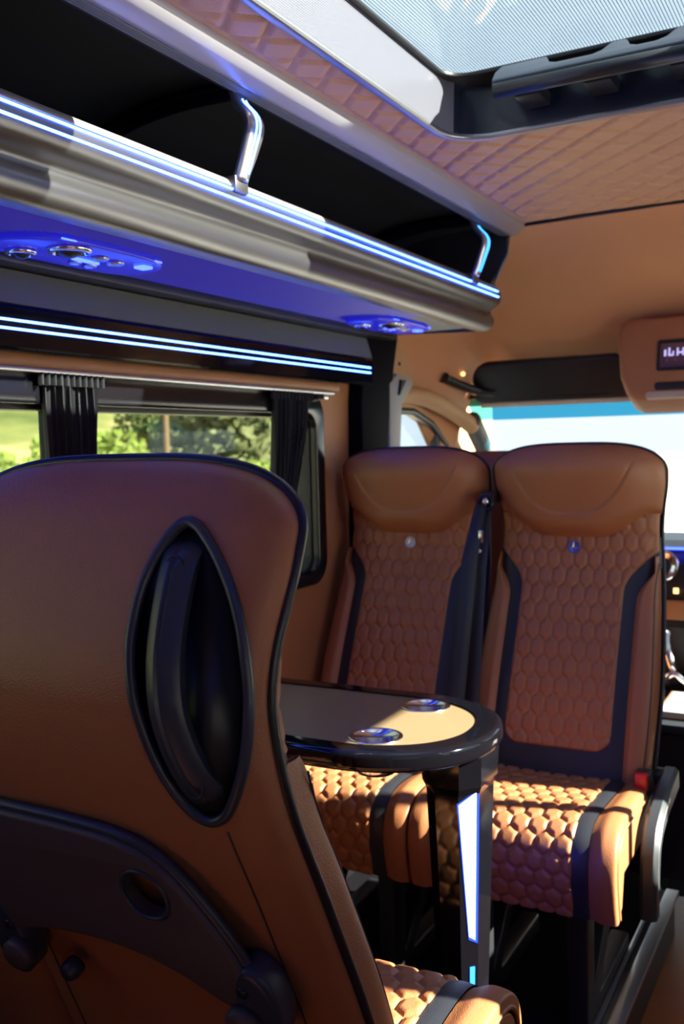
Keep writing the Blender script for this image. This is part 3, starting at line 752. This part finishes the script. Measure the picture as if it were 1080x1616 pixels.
    for sg in (-1, 1):
        def leg():
            ol = [(0.28, 0.34), (0.22, 0.34), (0.222, 0.06), (-0.01, 0.32), (-0.05, 0.32), (-0.03, 0.285), (0.17, 0.045), (-0.12, 0.045), (-0.12, 0.0), (0.28, 0.0)]
            return prism2d('leg', [ol[::-1]], 0.045, 'plastic', s, T_yz(sg * 0.115), 0.006)
        shared(('leg', sg), leg, 'leg', 'plastic', s)
    # --- grab handle in the shell
    def X(p): return hs * p
    def rim():
        pts = [Vector((X(p.x), shell_y(X(p.x), p.z) - 0.001, p.z)) for p in HO]
        return tube('handle_rim', pts, 0.0054, 'plastic_blue', s, 10, True)
    rimo = shared(('rim', hs), rim, 'handle_rim', 'plastic_blue', s)
    def bowl():
        n = len(HO); c = Vector((sum(p.x for p in HO) / n, 0, sum(p.z for p in HO) / n)); rings = []
        for j in range(13):
            t = j / 12; k = 1.03 - t * 1.0; d = 0.030 * math.sin(min(1, t / 0.55) * PI / 2) ** 0.8
            ring = []
            for p in HO:
                q = c + (p - c) * max(k, 0.02); ring.append((X(q.x), shell_y(X(q.x), q.z) + d, q.z))
            rings.append(ring if hs > 0 else ring[::-1])
        return loft('handle_recess', rings, 'plastic', s, True, True)
    shared(('bowl', hs), bowl, 'handle_recess', 'plastic', s)
    def hbar():
        A = catmull([Vector((a, 0, b)) for a, b in ((0.117, 1.190), (0.116, 1.167), (0.117, 1.10), (0.124, 1.03), (0.136, 0.980), (0.147, 0.953))], 6)
        N = len(A) - 1; rings = []
        for i, p in enumerate(A):
            t = i / N; out = 0.024 * max(0, math.sin(PI * t)) ** 0.7; hw = 0.0185 + 0.004 * abs(2 * t - 1) ** 3
            d = (A[min(N, i + 1)] - A[max(0, i - 1)]).normalized(); nn = Vector((-d.z, 0, d.x)); nn = nn if nn.x > 0 else -nn
            base = shell_y(X(p.x), p.z) + 0.014 - out
            cs = [(-1, 0.000), (-0.80, -0.0045), (-0.25, -0.0075), (-0.10, -0.0050), (0.1, -0.0075), (0.8, -0.0035), (1, 0.001), (0.85, 0.012), (0, 0.016), (-0.85, 0.011)]
            ring = []
            for a, b in cs:
                q = p + nn * hw * a; ring.append((X(q.x), base + b, q.z))
            rings.append(ring if hs < 0 else ring[::-1])
        return sharp(loft('handle_grip', rings, 'plastic_blue', s), 40)
    grip = shared(('hbar', hs), hbar, 'handle_grip', 'plastic_blue', s)
    if rear:
        for (x, z) in ((0.116, 1.168), (0.139, 0.972)):
            y = shell_y(X(x), z) - 0.0085
            pts = [(X(x) + 0.0095 * math.cos(2 * PI * k / 24), y + 0.002, z + 0.0095 * math.sin(2 * PI * k / 24)) for k in range(24)]
            tube('screw_cap', pts, 0.0009, 'piping', grip, 6, True)
        # folding tray on the back
        ex = Vector((1, 0, 0)); up = Vector((0, -(0.240 - 0.185) / 0.17, 1)).normalized(); nz = ex.cross(up)
        o0 = Vector((-0.011, yr(0.812) - 0.020, 0.812))
        T = frame(o0, ex, up, nz)
        rgt = [(-0.05, 0.100), (0.0, 0.098), (0.04, 0.094), (0.074, 0.083), (0.100, 0.063), (0.124, 0.032), (0.146, -0.004), (0.160, -0.036)]
        bot = [(0.160, -0.036), (0.158, -0.080), (0.130, -0.083), (0.085, -0.062), (0.03, -0.047), (-0.04, -0.043), (-0.11, -0.052), (-0.15, -0.064), (-0.178, -0.066)]
        hp = catmull([Vector((a, b, 0)) for a, b in rgt], 6)
        ol = [(p.x, p.y) for p in hp] + [(p.x, p.y) for p in catmull([Vector((a, b, 0)) for a, b in bot], 5)[1:]] + [(-0.190, -0.02), (-0.192, 0.06), (-0.186, 0.092), (-0.165, 0.101)]
        hole = [(0.062 + 0.028 * math.cos(2 * PI * k / 32), 0.036 + 0.028 * math.sin(2 * PI * k / 32)) for k in range(32)]
        ty = prism2d('folding_tray', [ol[::-1], hole], 0.020, 'tray', s, T, 0.005, 3)
        tube('tray_edge', [T @ Vector((a, b, -0.001)) for a, b in ((-0.190, 0.03), (-0.189, 0.085), (-0.178, 0.099), (-0.150, 0.103))] + [T @ Vector((p.x, p.y + 0.002, -0.001)) for p in hp], 0.0058, 'plastic_blue', ty, 10)
        tube('cup_ring', [T @ Vector((a, b, 0.009)) for a, b in hole], 0.0025, 'plastic_blue', ty, 8, True)
        for sg in (-1, 1):
            pv = prism2d('tray_pivot', [[(0.030 * math.cos(a) * (0.75 if math.cos(a) * sg < 0 else 1), 0.052 * math.sin(a)) for a in [2 * PI * k / 36 for k in range(36)]]], 0.034, 'plastic_blue', s, T @ Matrix.Translation((sg * 0.162, -0.080, -0.006)), 0.008, 3)
            lathe('pivot_cap', [(0.019, 0), (0.019, 0.010), (0.016, 0.014), (0.001, 0.014)], T @ Vector((sg * 0.150, -0.092, 0.009)), T.to_3x3() @ Vector((0, 0, 1)), 'tray', pv, 28)
            lathe('pivot_hole', [(0.006, 0), (0.006, 0.0028), (0.001, 0.0028)], T @ Vector((sg * 0.155, -0.056, 0.010)), T.to_3x3() @ Vector((0, 0, 1)), 'piping', pv, 16)
        kn = T @ Vector((-0.105, -0.125, -0.018))
        lathe('hook_knob', [(0.012, 0), (0.012, 0.012), (0.009, 0.018), (0.001, 0.019)], kn, T.to_3x3() @ Vector((0, 0, 1)), 'plastic_blue', s, 20)
        for sg in (-1, 1):
            pts = []
            for k in range(40):
                z = 0.44 + 0.488 * k / 39; x = sg * (wd(z) - 0.052 - 0.010 * sstep(0.95, 1.10, z)); pts.append((x, shell_y(x, z) - 0.0002, z))
            tube('shell_seam', pts, 0.0010, 'black_leather', s, 6)
    if arm:
        X0 = arm * 0.236; X1 = arm * 0.272; xa, xb = min(X0, X1), max(X0, X1)
        path = [(-0.03, 0.500), (0.08, 0.482), (0.17, 0.455), (0.215, 0.415), (0.232, 0.355), (0.236, 0.265)]
        pc = resample(catmull([Vector((0, a, b)) for a, b in path], 6), 36); rings = []
        for i, p in enumerate(pc):
            d = (pc[min(36, i + 1)] - pc[max(0, i - 1)]).normalized(); nn = Vector((0, -d.z, d.y)); nn = nn if nn.y + nn.z > 0 else -nn
            th = 0.045 - 0.012 * i / 36
            a, b = p + nn * 0.012, p - nn * th
            c = 0.008
            rings.append([(xa, *(a - nn * c).yz), (xa + c, *a.yz), (xb - c, *a.yz), (xb, *(a - nn * c).yz), (xb, *(b + nn * c).yz), (xb - c, *b.yz), (xa + c, *b.yz), (xa, *(b + nn * c).yz)])
        ar = sharp(loft('armrest', rings, 'plastic_arm', s), 40)
        xs = xb if arm > 0 else xa
        tube('armrest_trim', [(xs, p.y + 0.002, p.z - 0.002) for p in pc[10:34]], 0.0022, 'silver', ar, 8)
        lathe('armrest_pivot', [(0.024, 0), (0.024, 0.03), (0.02, 0.034), (0.001, 0.034)], (arm * 0.212, -0.02, 0.485), (arm, 0, 0), 'plastic', s, 24)
    return s
M['plastic_arm'] = mat('grey_armrest_plastic', (0.034, 0.040, 0.050), 0.4, bump=('noise', 700, 0.08))
M['silver_pale'] = mat('pale_silver_emblem', (0.72, 0.76, 0.78), 0.4, metal=0.2)
M['silver_blue'] = mat('blue_silver_emblem', (0.10, 0.13, 0.62), 0.25, metal=0.4)
make_seat('bus_seat', (-0.186, 0.92, 0), 0.0, 'brown leather seat seen from behind with oval grab handle and folded tray', +1)
make_seat('bus_seat', (-0.6355, 0.92, 0), 0.0, 'brown leather seat by the window beside the one with the grab handle in view', -1, rear=False)
make_seat('bus_seat', (-0.174, 2.27, 0), PI, 'honeycomb quilted brown seat with armrest beside the aisle, facing the table', -1, arm=-1, rear=False, emb='silver_blue')
make_seat('bus_seat', (-0.627, 2.27, 0), PI, 'honeycomb quilted brown seat beside the window pillar, facing the table', -1, rear=False)
make_seat('bus_seat', (-0.177, -0.06, 0), 0.0, 'brown leather aisle seat one row behind the seat with the grab handle', +1, rear=False)  # rear row out of view, added to bounce warm light forward
make_seat('bus_seat', (-0.630, -0.06, 0), 0.0, 'brown leather window seat one row behind the seat with the grab handle', -1, rear=False)

# ---- seat belts
def strap(name, pts, w, wdir, parent, m='belt'):
    pts = [Vector(p) for p in pts]; V = []
    for p, ww in zip(pts, w if isinstance(w, list) else [w] * len(pts)):
        d = Vector(wdir).normalized() * ww / 2
        V += [p - d, p + d]
    n = len(pts); Fc = [(2 * i, 2 * i + 1, 2 * i + 3, 2 * i + 2) for i in range(n - 1)]
    o = mk(name, V, Fc, m, parent)
    md = o.modifiers.new('thick', 'SOLIDIFY'); md.thickness = 0.0018; md.offset = 0
    return o
sb = empty('seat_belt', (-0.41, 2.40, 1.13)); tag(sb, 'black seat belt hanging from its guide between the two quilted seats', 'seat belt')
sb.location = (0.0, -0.035, 0)
strap('strap', [(-0.402, 2.465, 1.135), (-0.404, 2.405, 1.11), (-0.404, 2.32, 0.98), (-0.408, 2.27, 0.80), (-0.412, 2.22, 0.62), (-0.416, 2.19, 0.50)], [0.026, 0.030, 0.040, 0.044, 0.046, 0.046], (1, 0.25, 0), sb)
strap('strap', [(-0.392, 2.470, 1.135), (-0.392, 2.420, 1.10), (-0.384, 2.34, 0.96), (-0.380, 2.29, 0.78), (-0.380, 2.255, 0.62), (-0.382, 2.235, 0.50)], [0.026, 0.030, 0.036, 0.040, 0.040, 0.040], (1, -0.15, 0), sb)
tube('guide_loop', [(-0.395 + 0.020 * math.cos(2 * PI * k / 20), 2.415 + 0.004 * math.sin(2 * PI * k / 20), 1.118 + 0.016 * math.sin(2 * PI * k / 20)) for k in range(20)], 0.005, 'gloss', sb, 8, True)
lathe('guide_bolt', [(0.009, 0), (0.009, 0.006), (0.005, 0.010), (0.001, 0.010)], (-0.392, 2.412, 1.122), (0.2, -1, 0.2), 'chrome', sb, 16)
box('guide_arm', -0.412, -0.378, 2.42, 2.50, 1.115, 1.145, 'plastic', sb, 0.006)
box('tongue', -0.392, -0.380, 2.355, 2.362, 1.020, 1.052, 'chrome', sb, 0.002)
lathe('stop_button', [(0.005, 0), (0.005, 0.003), (0.001, 0.004)], (-0.386, 2.345, 1.000), (0, -1, 0.3), 'white', sb, 12)
bk = empty('belt_buckle', (0.040, 2.19, 0.515)); tag(bk, 'red and black belt buckle at the aisle seat cushion', 'buckle')
box('housing', -0.018, 0.016, -0.02, 0.03, -0.035, 0.012, 'plastic', bk, 0.005)
box('button', -0.014, 0.013, -0.028, -0.012, -0.022, 0.016, 'red', bk, 0.004)

# ================================================================== TABLE
tb = empty('table', (-0.17, 1.60, 0)); tag(tb, 'oval ended table with tan inlay, black gloss rim and lit leg', 'table')
tb.location = (0, 0, 0)
TY0, TY1, TXE, TZ = 1.392, 1.812, -0.098, 0.76
def tongue(ins):
    cy = (TY0 + TY1) / 2; ry = (TY1 - TY0) / 2 - ins; rx = 0.235 - ins; cx = TXE - 0.235
    P = [(-0.85, cy + ry), (-0.60, cy + ry)]
    for k in range(41):
        a = PI / 2 - PI * k / 40
        P.append((cx + rx * math.copysign(abs(math.cos(a)) ** 0.92, math.cos(a)), cy + ry * math.copysign(abs(math.sin(a)) ** 0.92, math.sin(a))))
    P += [(-0.60, cy - ry), (-0.85, cy - ry)]
    return P[::-1]
CUPS = ((-0.283, 1.720), (-0.283, 1.500))
def circ(c, r, n=40): return [(c[0] + r * math.cos(2 * PI * k / n), c[1] + r * math.sin(2 * PI * k / n)) for k in range(n)]
prism2d('inlay', [tongue(0.036)] + [circ(c, 0.0395) for c in CUPS], 0.012, 'table', tb, T_xy(TZ - 0.006))
prism2d('rim', [tongue(0.0), tongue(0.035)], 0.036, 'gloss', tb, T_xy(TZ - 0.015), 0.011, 4)
prism2d('underside', [tongue(0.02)] + [circ(c, 0.0395) for c in CUPS], 0.012, 'gloss', tb, T_xy(TZ - 0.022))
for c in CUPS:
    lathe('cup_holder', [(0.0490, 0.000), (0.0487, 0.0018), (0.0470, 0.0026), (0.0415, 0.0022), (0.0395, -0.0005), (0.0388, -0.006), (0.0375, -0.055), (0.034, -0.062), (0.001, -0.062)], (c[0], c[1], TZ), (0, 0, 1), 'chrome', tb, 40)
LX, LY = -0.165, 1.60
def octo(z, hx, hy, ch, dx=0, dy=0):
    p = [(hx, -hy + ch), (hx, hy - ch), (hx - ch, hy), (-hx + ch, hy), (-hx, hy - ch), (-hx, -hy + ch), (-hx + ch, -hy), (hx - ch, -hy)]
    return [(LX + a + dx, LY + b + dy, z) for a, b in p]
o = loft('leg', [octo(0.0, 0.060, 0.060, 0.012), octo(0.015, 0.060, 0.060, 0.012), octo(0.02, 0.030, 0.038, 0.018), octo(0.66, 0.050, 0.066, 0.028), octo(0.675, 0.056, 0.072, 0.030), octo(0.728, 0.058, 0.076, 0.030)], 'gloss', tb, True, True, False)
# light panel on the chamfer / front face
def legpt(z, s_, off):
    t = (z - 0.02) / 0.64; hx = 0.030 + 0.020 * t; hy = 0.038 + 0.028 * t; ch = 0.018 + 0.010 * t
    a = Vector((LX + hx - ch, LY - hy, z)); b = Vector((LX + hx, LY - hy + ch, z)); nn = Vector((0.7071, -0.7071, 0))
    return a.lerp(b, s_) + nn * off
def legpanel(name, z0, z1, m, sa0, sb0, sa1, sb1, off, skew=0.0):
    A = [legpt(z0 + skew * 0.4, sa0, off), legpt(z0, sb0, off), legpt(z1 + skew, sb1, off), legpt(z1, sa1, off)]
    B = [p + Vector((-0.7071, 0.7071, 0)) * 0.002 for p in A]
    return mk(name, A + B, [(0, 1, 2, 3), (7, 6, 5, 4), (0, 4, 5, 1), (1, 5, 6, 2), (2, 6, 7, 3), (3, 7, 4, 0)], m, tb, False)
def legpt2(z, s_, off):
    p = legpt(z, s_, 0); return Vector((p.x, 2 * LY - p.y, z)) + Vector((0.7071, 0.7071, 0)) * off
A = [legpt2(0.40, 0.2, 0.002), legpt2(0.40, 0.8, 0.002), legpt2(0.65, 0.85, 0.002), legpt2(0.65, 0.1, 0.002)]
B = [p - Vector((0.7071, 0.7071, 0)) * 0.002 for p in A]
mk('leg_light', A + B, [(3, 2, 1, 0), (4, 5, 6, 7), (1, 5, 4, 0), (2, 6, 5, 1), (3, 7, 6, 2), (0, 4, 7, 3)], 'led_far', tb, False)  # unseen far-side light, added to tint the cushion front blue
legpanel('leg_light_edge', 0.388, 0.648, 'led_tblue', 0.45, 0.95, -0.05, 1.0, 0.0012, 0.022)
legpanel('leg_light', 0.395, 0.646, 'led_table', 0.46, 0.80, 0.0, 0.86, 0.0020, 0.020)
legpanel('foot_light', 0.10, 0.345, 'led_cyan', 0.50, 0.72, 0.52, 0.78, 0.002, 0.0)

# ================================================================== CAB CONTENTS
vs = empty('sun_visor', (0, 0, 0)); tag(vs, 'dark sun visor folded up over the driver side of the windscreen', 'sun visor')
ex = Vector((1, 0, 0)); up = Vector((0, -0.45, 0.89)).normalized(); nz = ex.cross(up)
T = frame((-0.47, 3.21, 1.485), ex, up, nz)
prism2d('panel', [rrect(-0.265, 0.27, -0.075, 0.072, (0.05, 0.07, 0.02, 0.02))], 0.03, 'plastic', vs, T, 0.010, 3)
box('beige_edge', -0.25, 0.27, -0.095, -0.077, -0.010, 0.012, 'beige', vs, 0.005, 2, T)
box('mirror_flap', 0.02, 0.20, -0.070, -0.058, 0.012, 0.018, 'plastic', vs, 0.002, 2, T)
tube('arm', catmull([Vector((-0.80, 3.10, 1.50)), Vector((-0.78, 3.14, 1.485)), Vector((-0.72, 3.20, 1.455)), Vector((-0.66, 3.22, 1.445))], 6), [0.026] + [0.022] * 12 + [0.018] * 6, 'plastic', vs, 10, False, 0.7)
lathe('pivot_lamp', [(0.008, 0), (0.007, 0.004), (0.001, 0.005)], (-0.765, 3.19, 1.515), (0.3, -1, 0), 'warm', vs, 12)
oc = empty('overhead_console', (0, 0, 0)); tag(oc, 'brown overhead console with small lit display above the windscreen', 'console')
T = frame((0.0, 3.105, 1.50), (1, 0, 0), (0, 0.30, 0.954), (0, -0.954, 0.30))
prism2d('body', [[(-0.135, -0.135), (0.135, -0.135), (0.165, -0.12), (0.19, -0.06), (0.208, 0.08), (0.20, 0.115), (0.17, 0.128), (-0.17, 0.128), (-0.20, 0.115), (-0.208, 0.08), (-0.19, -0.06), (-0.165, -0.12)]], 0.16, 'leather_panel', oc, T, 0.022, 4)
prism2d('display_frame', [rrect(-0.082, 0.09, -0.052, 0.045, 0.008), rrect(-0.073, 0.08, -0.042, 0.035, 0.004)], 0.012, 'plastic', oc, T @ Matrix.Translation((0, 0, 0.080)), 0.002)
dsp = box('display', -0.075, 0.082, -0.044, 0.037, 0.076, 0.080, 'screen', oc, 0, 2, T)
# blurred digits: plain bar segments
def seg(x0, x1, y0, y1): box('digit_segment', x0, x1, y0, y1, 0.0802, 0.0812, 'digits', dsp, 0, 2, T)
for (a, b, c, d) in ((-0.062, -0.056, -0.006, 0.014), (-0.050, -0.045, -0.006, 0.020), (-0.045, -0.034, -0.006, -0.001), (-0.038, -0.034, -0.006, 0.009), (-0.026, -0.021, -0.006, 0.018), (-0.021, -0.010, 0.001, 0.006), (-0.010, -0.005, -0.006, 0.018), (0.006, 0.011, -0.006, 0.018), (0.022, 0.036, -0.006, -0.001), (0.031, 0.036, -0.006, 0.018)):
    seg(a, b, c, d)
for k in range(5): box('digit_mark', -0.055 + 0.025 * k, -0.051 + 0.025 * k, -0.022, -0.017, 0.0802, 0.0810, 'lgrey', dsp, 0, 2, T)
prism2d('lamp_recess', [rrect(-0.085, 0.085, -0.112, -0.088, 0.011)], 0.010, 'plastic', oc, T @ Matrix.Translation((0, 0, 0.079)), 0.002)
prism2d('lower_lamp', [rrect(-0.11, 0.11, -0.137, -0.116, 0.010)], 0.02, 'beige', oc, T @ Matrix.Translation((0, 0, 0.073)), 0.004)

db = empty('dashboard', (0, 3.2, 0)); tag(db, 'black dashboard with brown trim strip under the windscreen', 'dashboard'); db.location = (0, 0, 0)
sec = [(3.12, 0.30), (3.10, 0.62), (3.09, 0.69), (3.10, 0.80), (3.12, 0.885), (3.16, 0.925), (3.26, 0.945), (3.60, 0.94), (4.02, 0.90), (4.05, 0.30)]
loft('body', [[(x, y, z) for y, z in sec] for x in (-0.86, 0.86)], 'plastic', db, True, True, False)
box('trim_strip', -0.40, 0.80, 3.078, 3.10, 0.715, 0.775, 'leather_panel', db, 0.008)
for vx in (-0.080, 0.10):
    lathe('air_vent_ring', [(0.046, 0), (0.050, 0.016), (0.040, 0.020), (0.036, 0.010)], (vx, 3.105, 0.880), (0, -1, 0.15), 'chrome', db, 32)
    lathe('air_vent', [(0.037, 0.006), (0.020, 0.012), (0.001, 0.012)], (vx, 3.105, 0.880), (0, -1, 0.15), 'plastic', db, 24)
box('ambient_light', -0.13, 0.30, 3.135, 3.140, 0.927, 0.934, 'led_lamp', db)
box('button_light', -0.045, -0.030, 3.074, 3.084, 0.798, 0.815, 'warm', db, 0.002)
gl = empty('gear_lever', (-0.055, 3.0, 0.5)); tag(gl, 'chrome and black gear lever below the dashboard', 'gear lever'); gl.location = (0, 0, 0)
tube('knob', catmull([Vector((-0.070, 3.03, 0.70)), Vector((-0.068, 3.02, 0.67)), Vector((-0.060, 3.02, 0.63))], 6), [0.012, 0.018, 0.022, 0.024, 0.024, 0.022, 0.021, 0.020, 0.019, 0.018, 0.018, 0.018, 0.018], 'plastic_blue', gl, 14)
tube('shaft', [(-0.060, 3.02, 0.64), (-0.040, 3.03, 0.58), (-0.030, 3.04, 0.52)], [0.016, 0.013, 0.018], 'chrome', gl, 12)
tube('chrome_hoop', catmull([Vector((-0.10, 3.03, 0.560)), Vector((-0.06, 3.01, 0.550)), Vector((-0.03, 3.01, 0.562)), Vector((0.02, 3.02, 0.525)), Vector((0.08, 3.03, 0.52))], 6), 0.012, 'chrome', gl, 10)
cc_ = empty('cab_console', (0, 0, 0)); tag(cc_, 'grey console box between the cab seats', 'console')
box('body', -0.12, 0.22, 2.72, 3.09, 0.05, 0.475, 'plastic', cc_, 0.012)
box('top_tray', -0.13, 0.24, 2.70, 3.09, 0.470, 0.495, 'plastic_arm', cc_, 0.008)
tube('tray_lip', catmull([Vector((-0.12, 3.06, 0.51)), Vector((0.0, 3.05, 0.535)), Vector((0.2, 3.05, 0.535))], 6), 0.012, 'plastic_arm', cc_, 8)
nb = empty('notebook', (0.02, 2.85, 0.497)); tag(nb, 'white covered notebook with orange edge lying on the cab console', 'notebook')
box('cover', -0.05, 0.14, -0.10, 0.13, 0.016, 0.021, 'white', nb, 0.002)
box('pages', -0.048, 0.138, -0.098, 0.128, 0.003, 0.016, 'beige', nb)
box('cover', -0.05, 0.14, -0.10, 0.13, 0.0, 0.003, 'leather', nb)
box('spine', -0.053, -0.048, -0.10, 0.13, 0.0, 0.021, 'leather', nb)
# driver's seat back, showing between the two quilted headrests
ds = empty('driver_seat', (-0.50, 2.95, -0.12)); tag(ds, 'dark brown driver seat behind the two quilted seats', 'seat')
def dsf(u, v, sg):
    z = 0.45 + 0.80 * v; w = 0.255 - 0.03 * sstep(0.5, 1, v) - 0.10 * max(0, (v - 0.85) / 0.15) ** 3
    x = (2 * u - 1) * w; e = max(0, 1 - abs(2 * u - 1) ** 6) ** 0.5 * (1 - max(0, (v - 0.9) / 0.1) ** 2) ** 0.5 if v < 1 else 0
    return (x, -0.17 - 0.10 * v + sg * 0.06 * e, z + 0.12)
for sg, nm in ((-1, 'back_cover'), (1, 'backrest')):
    grid(nm, 30, 40, lambda u, v: dsf(u, v, sg), 'leather', ds, sg > 0)
box('cushion', -0.25, 0.25, -0.20, 0.13, 0.38, 0.57, 'leather', ds, 0.04, 3)
box('pedestal', -0.21, 0.21, -0.22, 0.12, 0.0, 0.38, 'plastic', ds, 0.02)

# ================================================================== OUTSIDE
M['gravel'] = mat('pale_gravel', (0.62, 0.60, 0.56), 0.9, bump=('noise', 6, 0.3), var=0.15)
def terrain_mat():
    m = mat('grassy_hillside', (0.10, 0.13, 0.035), 0.95); nt = m.node_tree; b = nt.nodes['Principled BSDF']
    tc = nt.nodes.new('ShaderNodeTexCoord'); n = nt.nodes.new('ShaderNodeTexNoise'); n.inputs['Scale'].default_value = 0.30; n.inputs['Detail'].default_value = 6
    nt.links.new(tc.outputs['Object'], n.inputs['Vector'])
    r = nt.nodes.new('ShaderNodeValToRGB'); e = r.color_ramp.elements
    e[0].position = 0.36; e[0].color = (0.085, 0.12, 0.035, 1); e[1].position = 0.66; e[1].color = (0.55, 0.43, 0.27, 1)
    k = r.color_ramp.elements.new(0.50); k.color = (0.18, 0.21, 0.075, 1)
    nt.links.new(n.outputs['Fac'], r.inputs[0]); nt.links.new(r.outputs[0], b.inputs['Base Color']); return m
M['hill'] = terrain_mat()
o = box('ground', -150, 150, -150, 150, -0.75, -0.62, 'gravel'); struct(o, 'pale gravel ground outside the van', 'ground')
def hill(u, v):
    az = math.radians(24 + 100 * u); r = 9 + 90 * v ** 1.4
    k = sstep(0.0, 0.09, u)
    h = k * (0.14 * (r - 9) + 0.9 * math.sin(0.21 * r + 3 * az) * sstep(10, 30, r)) - 0.64 + 0.02 * k
    return (-r * math.sin(az), r * math.cos(az), h)
o = grid('hillside', 90, 50, hill, 'hill', None, False); struct(o, 'green and tan hillside beyond the left window', 'hill')
M['leaf'] = [mat('olive_leaves', (0.16, 0.21, 0.08), 0.8, var=0.3), mat('bright_leaves', (0.22, 0.31, 0.07), 0.8, var=0.3), mat('grey_green_leaves', (0.18, 0.21, 0.11), 0.85, var=0.3)]
M['bark'] = mat('brown_bark', (0.12, 0.075, 0.04), 0.9, bump=('noise', 30, 0.5))
def hz(az, r):
    u = (az - 24) / 100; k = sstep(0.0, 0.09, u); return k * (0.14 * (r - 9) + 0.9 * math.sin(0.21 * r + 3 * math.radians(az)) * sstep(10, 30, r)) - 0.62
def tree(name, az, r, h, rad, kind, label, cat, trunk=0.3, n=2600):
    a = math.radians(az); x, y, z = -r * math.sin(a), r * math.cos(a), hz(az, r)
    e = empty(name, (x, y, z)); tag(e, label, cat, 'trees and bushes outside')
    rnd = random.Random(int(az * 31 + r * 7)); V = []; Fc = []
    blobs = [(Vector((rnd.uniform(-1, 1) * rad * 0.55, rnd.uniform(-1, 1) * rad * 0.55, trunk * h + (h - trunk * h) * rnd.uniform(0.25, 0.8))), rad * rnd.uniform(0.35, 0.6)) for _ in range(9)]
    ls = rad * 0.085
    for _ in range(n):
        c, q = rnd.choice(blobs); d = Vector((rnd.gauss(0, 1), rnd.gauss(0, 1), rnd.gauss(0, 1))).normalized()
        p = c + d * q * rnd.uniform(0.72, 1.05); p.z = max(0.02, min(p.z, h))
        t = Vector((rnd.gauss(0, 1), rnd.gauss(0, 1), rnd.gauss(0, 1))).normalized(); s2 = t.orthogonal().normalized() * ls * 0.5; t = t * ls
        b = len(V); V += [p - t, p + s2, p + t, p - s2]; Fc.append((b, b + 1, b + 2, b + 3))
    f = mk('foliage', V, Fc, M['leaf'][kind], e, False); f['kind'] = 'stuff'
    tube('trunk', [(0, 0, -0.2), (0.03 * rad, 0, h * 0.35), (0.1 * rad, 0.05 * rad, h * 0.7)], [0.09 * rad, 0.07 * rad, 0.03 * rad], 'bark', e, 8)
tree('tree', 33.4, 17, 2.55, 1.75, 2, 'rounded grey green tree filling the right half of the passenger window', 'tree', 0.15, 4200)
tree('bush', 47.0, 12, 1.5, 1.0, 1, 'bright green bush at the left edge of the passenger window', 'bush', 0.05)
tree('bush', 41.8, 14.0, 1.55, 0.95, 1, 'bright green bush just right of the middle curtain', 'bush', 0.05)
tree('bush', 38.0, 19.5, 1.6, 0.9, 0, 'olive bush left of the rounded grey green tree', 'bush', 0.05)
tree('bush', 31.2, 13, 1.25, 0.75, 1, 'bright green bush right of the rounded tree by the front curtain', 'bush', 0.05)
tree('tree', 45.3, 26, 3.6, 2.4, 0, 'olive tree higher on the slope left of the middle curtain', 'tree', 0.15)
tree('tree', 38.5, 42, 3.8, 3.2, 0, 'distant olive tree on the slope above the bushes', 'tree', 0.15)
tree('tree', 31.4, 36, 4.6, 2.6, 2, 'distant grey green tree on the slope behind the front curtain', 'tree', 0.15)
pl = empty('pole', (0, 0, 0)); tag(pl, 'thin brown wooden pole standing before the rounded tree', 'pole')
a = math.radians(36.9); x, y, z = -12.0 * math.sin(a), 12.0 * math.cos(a), hz(36.9, 12.0)
tube('post', [(x, y, z), (x, y, z + 2.8)], 0.042, 'bark', pl, 8)
tube('white_sleeve', [(x, y, z + 0.4), (x, y, z + 1.15)], 0.047, 'white', pl, 8)
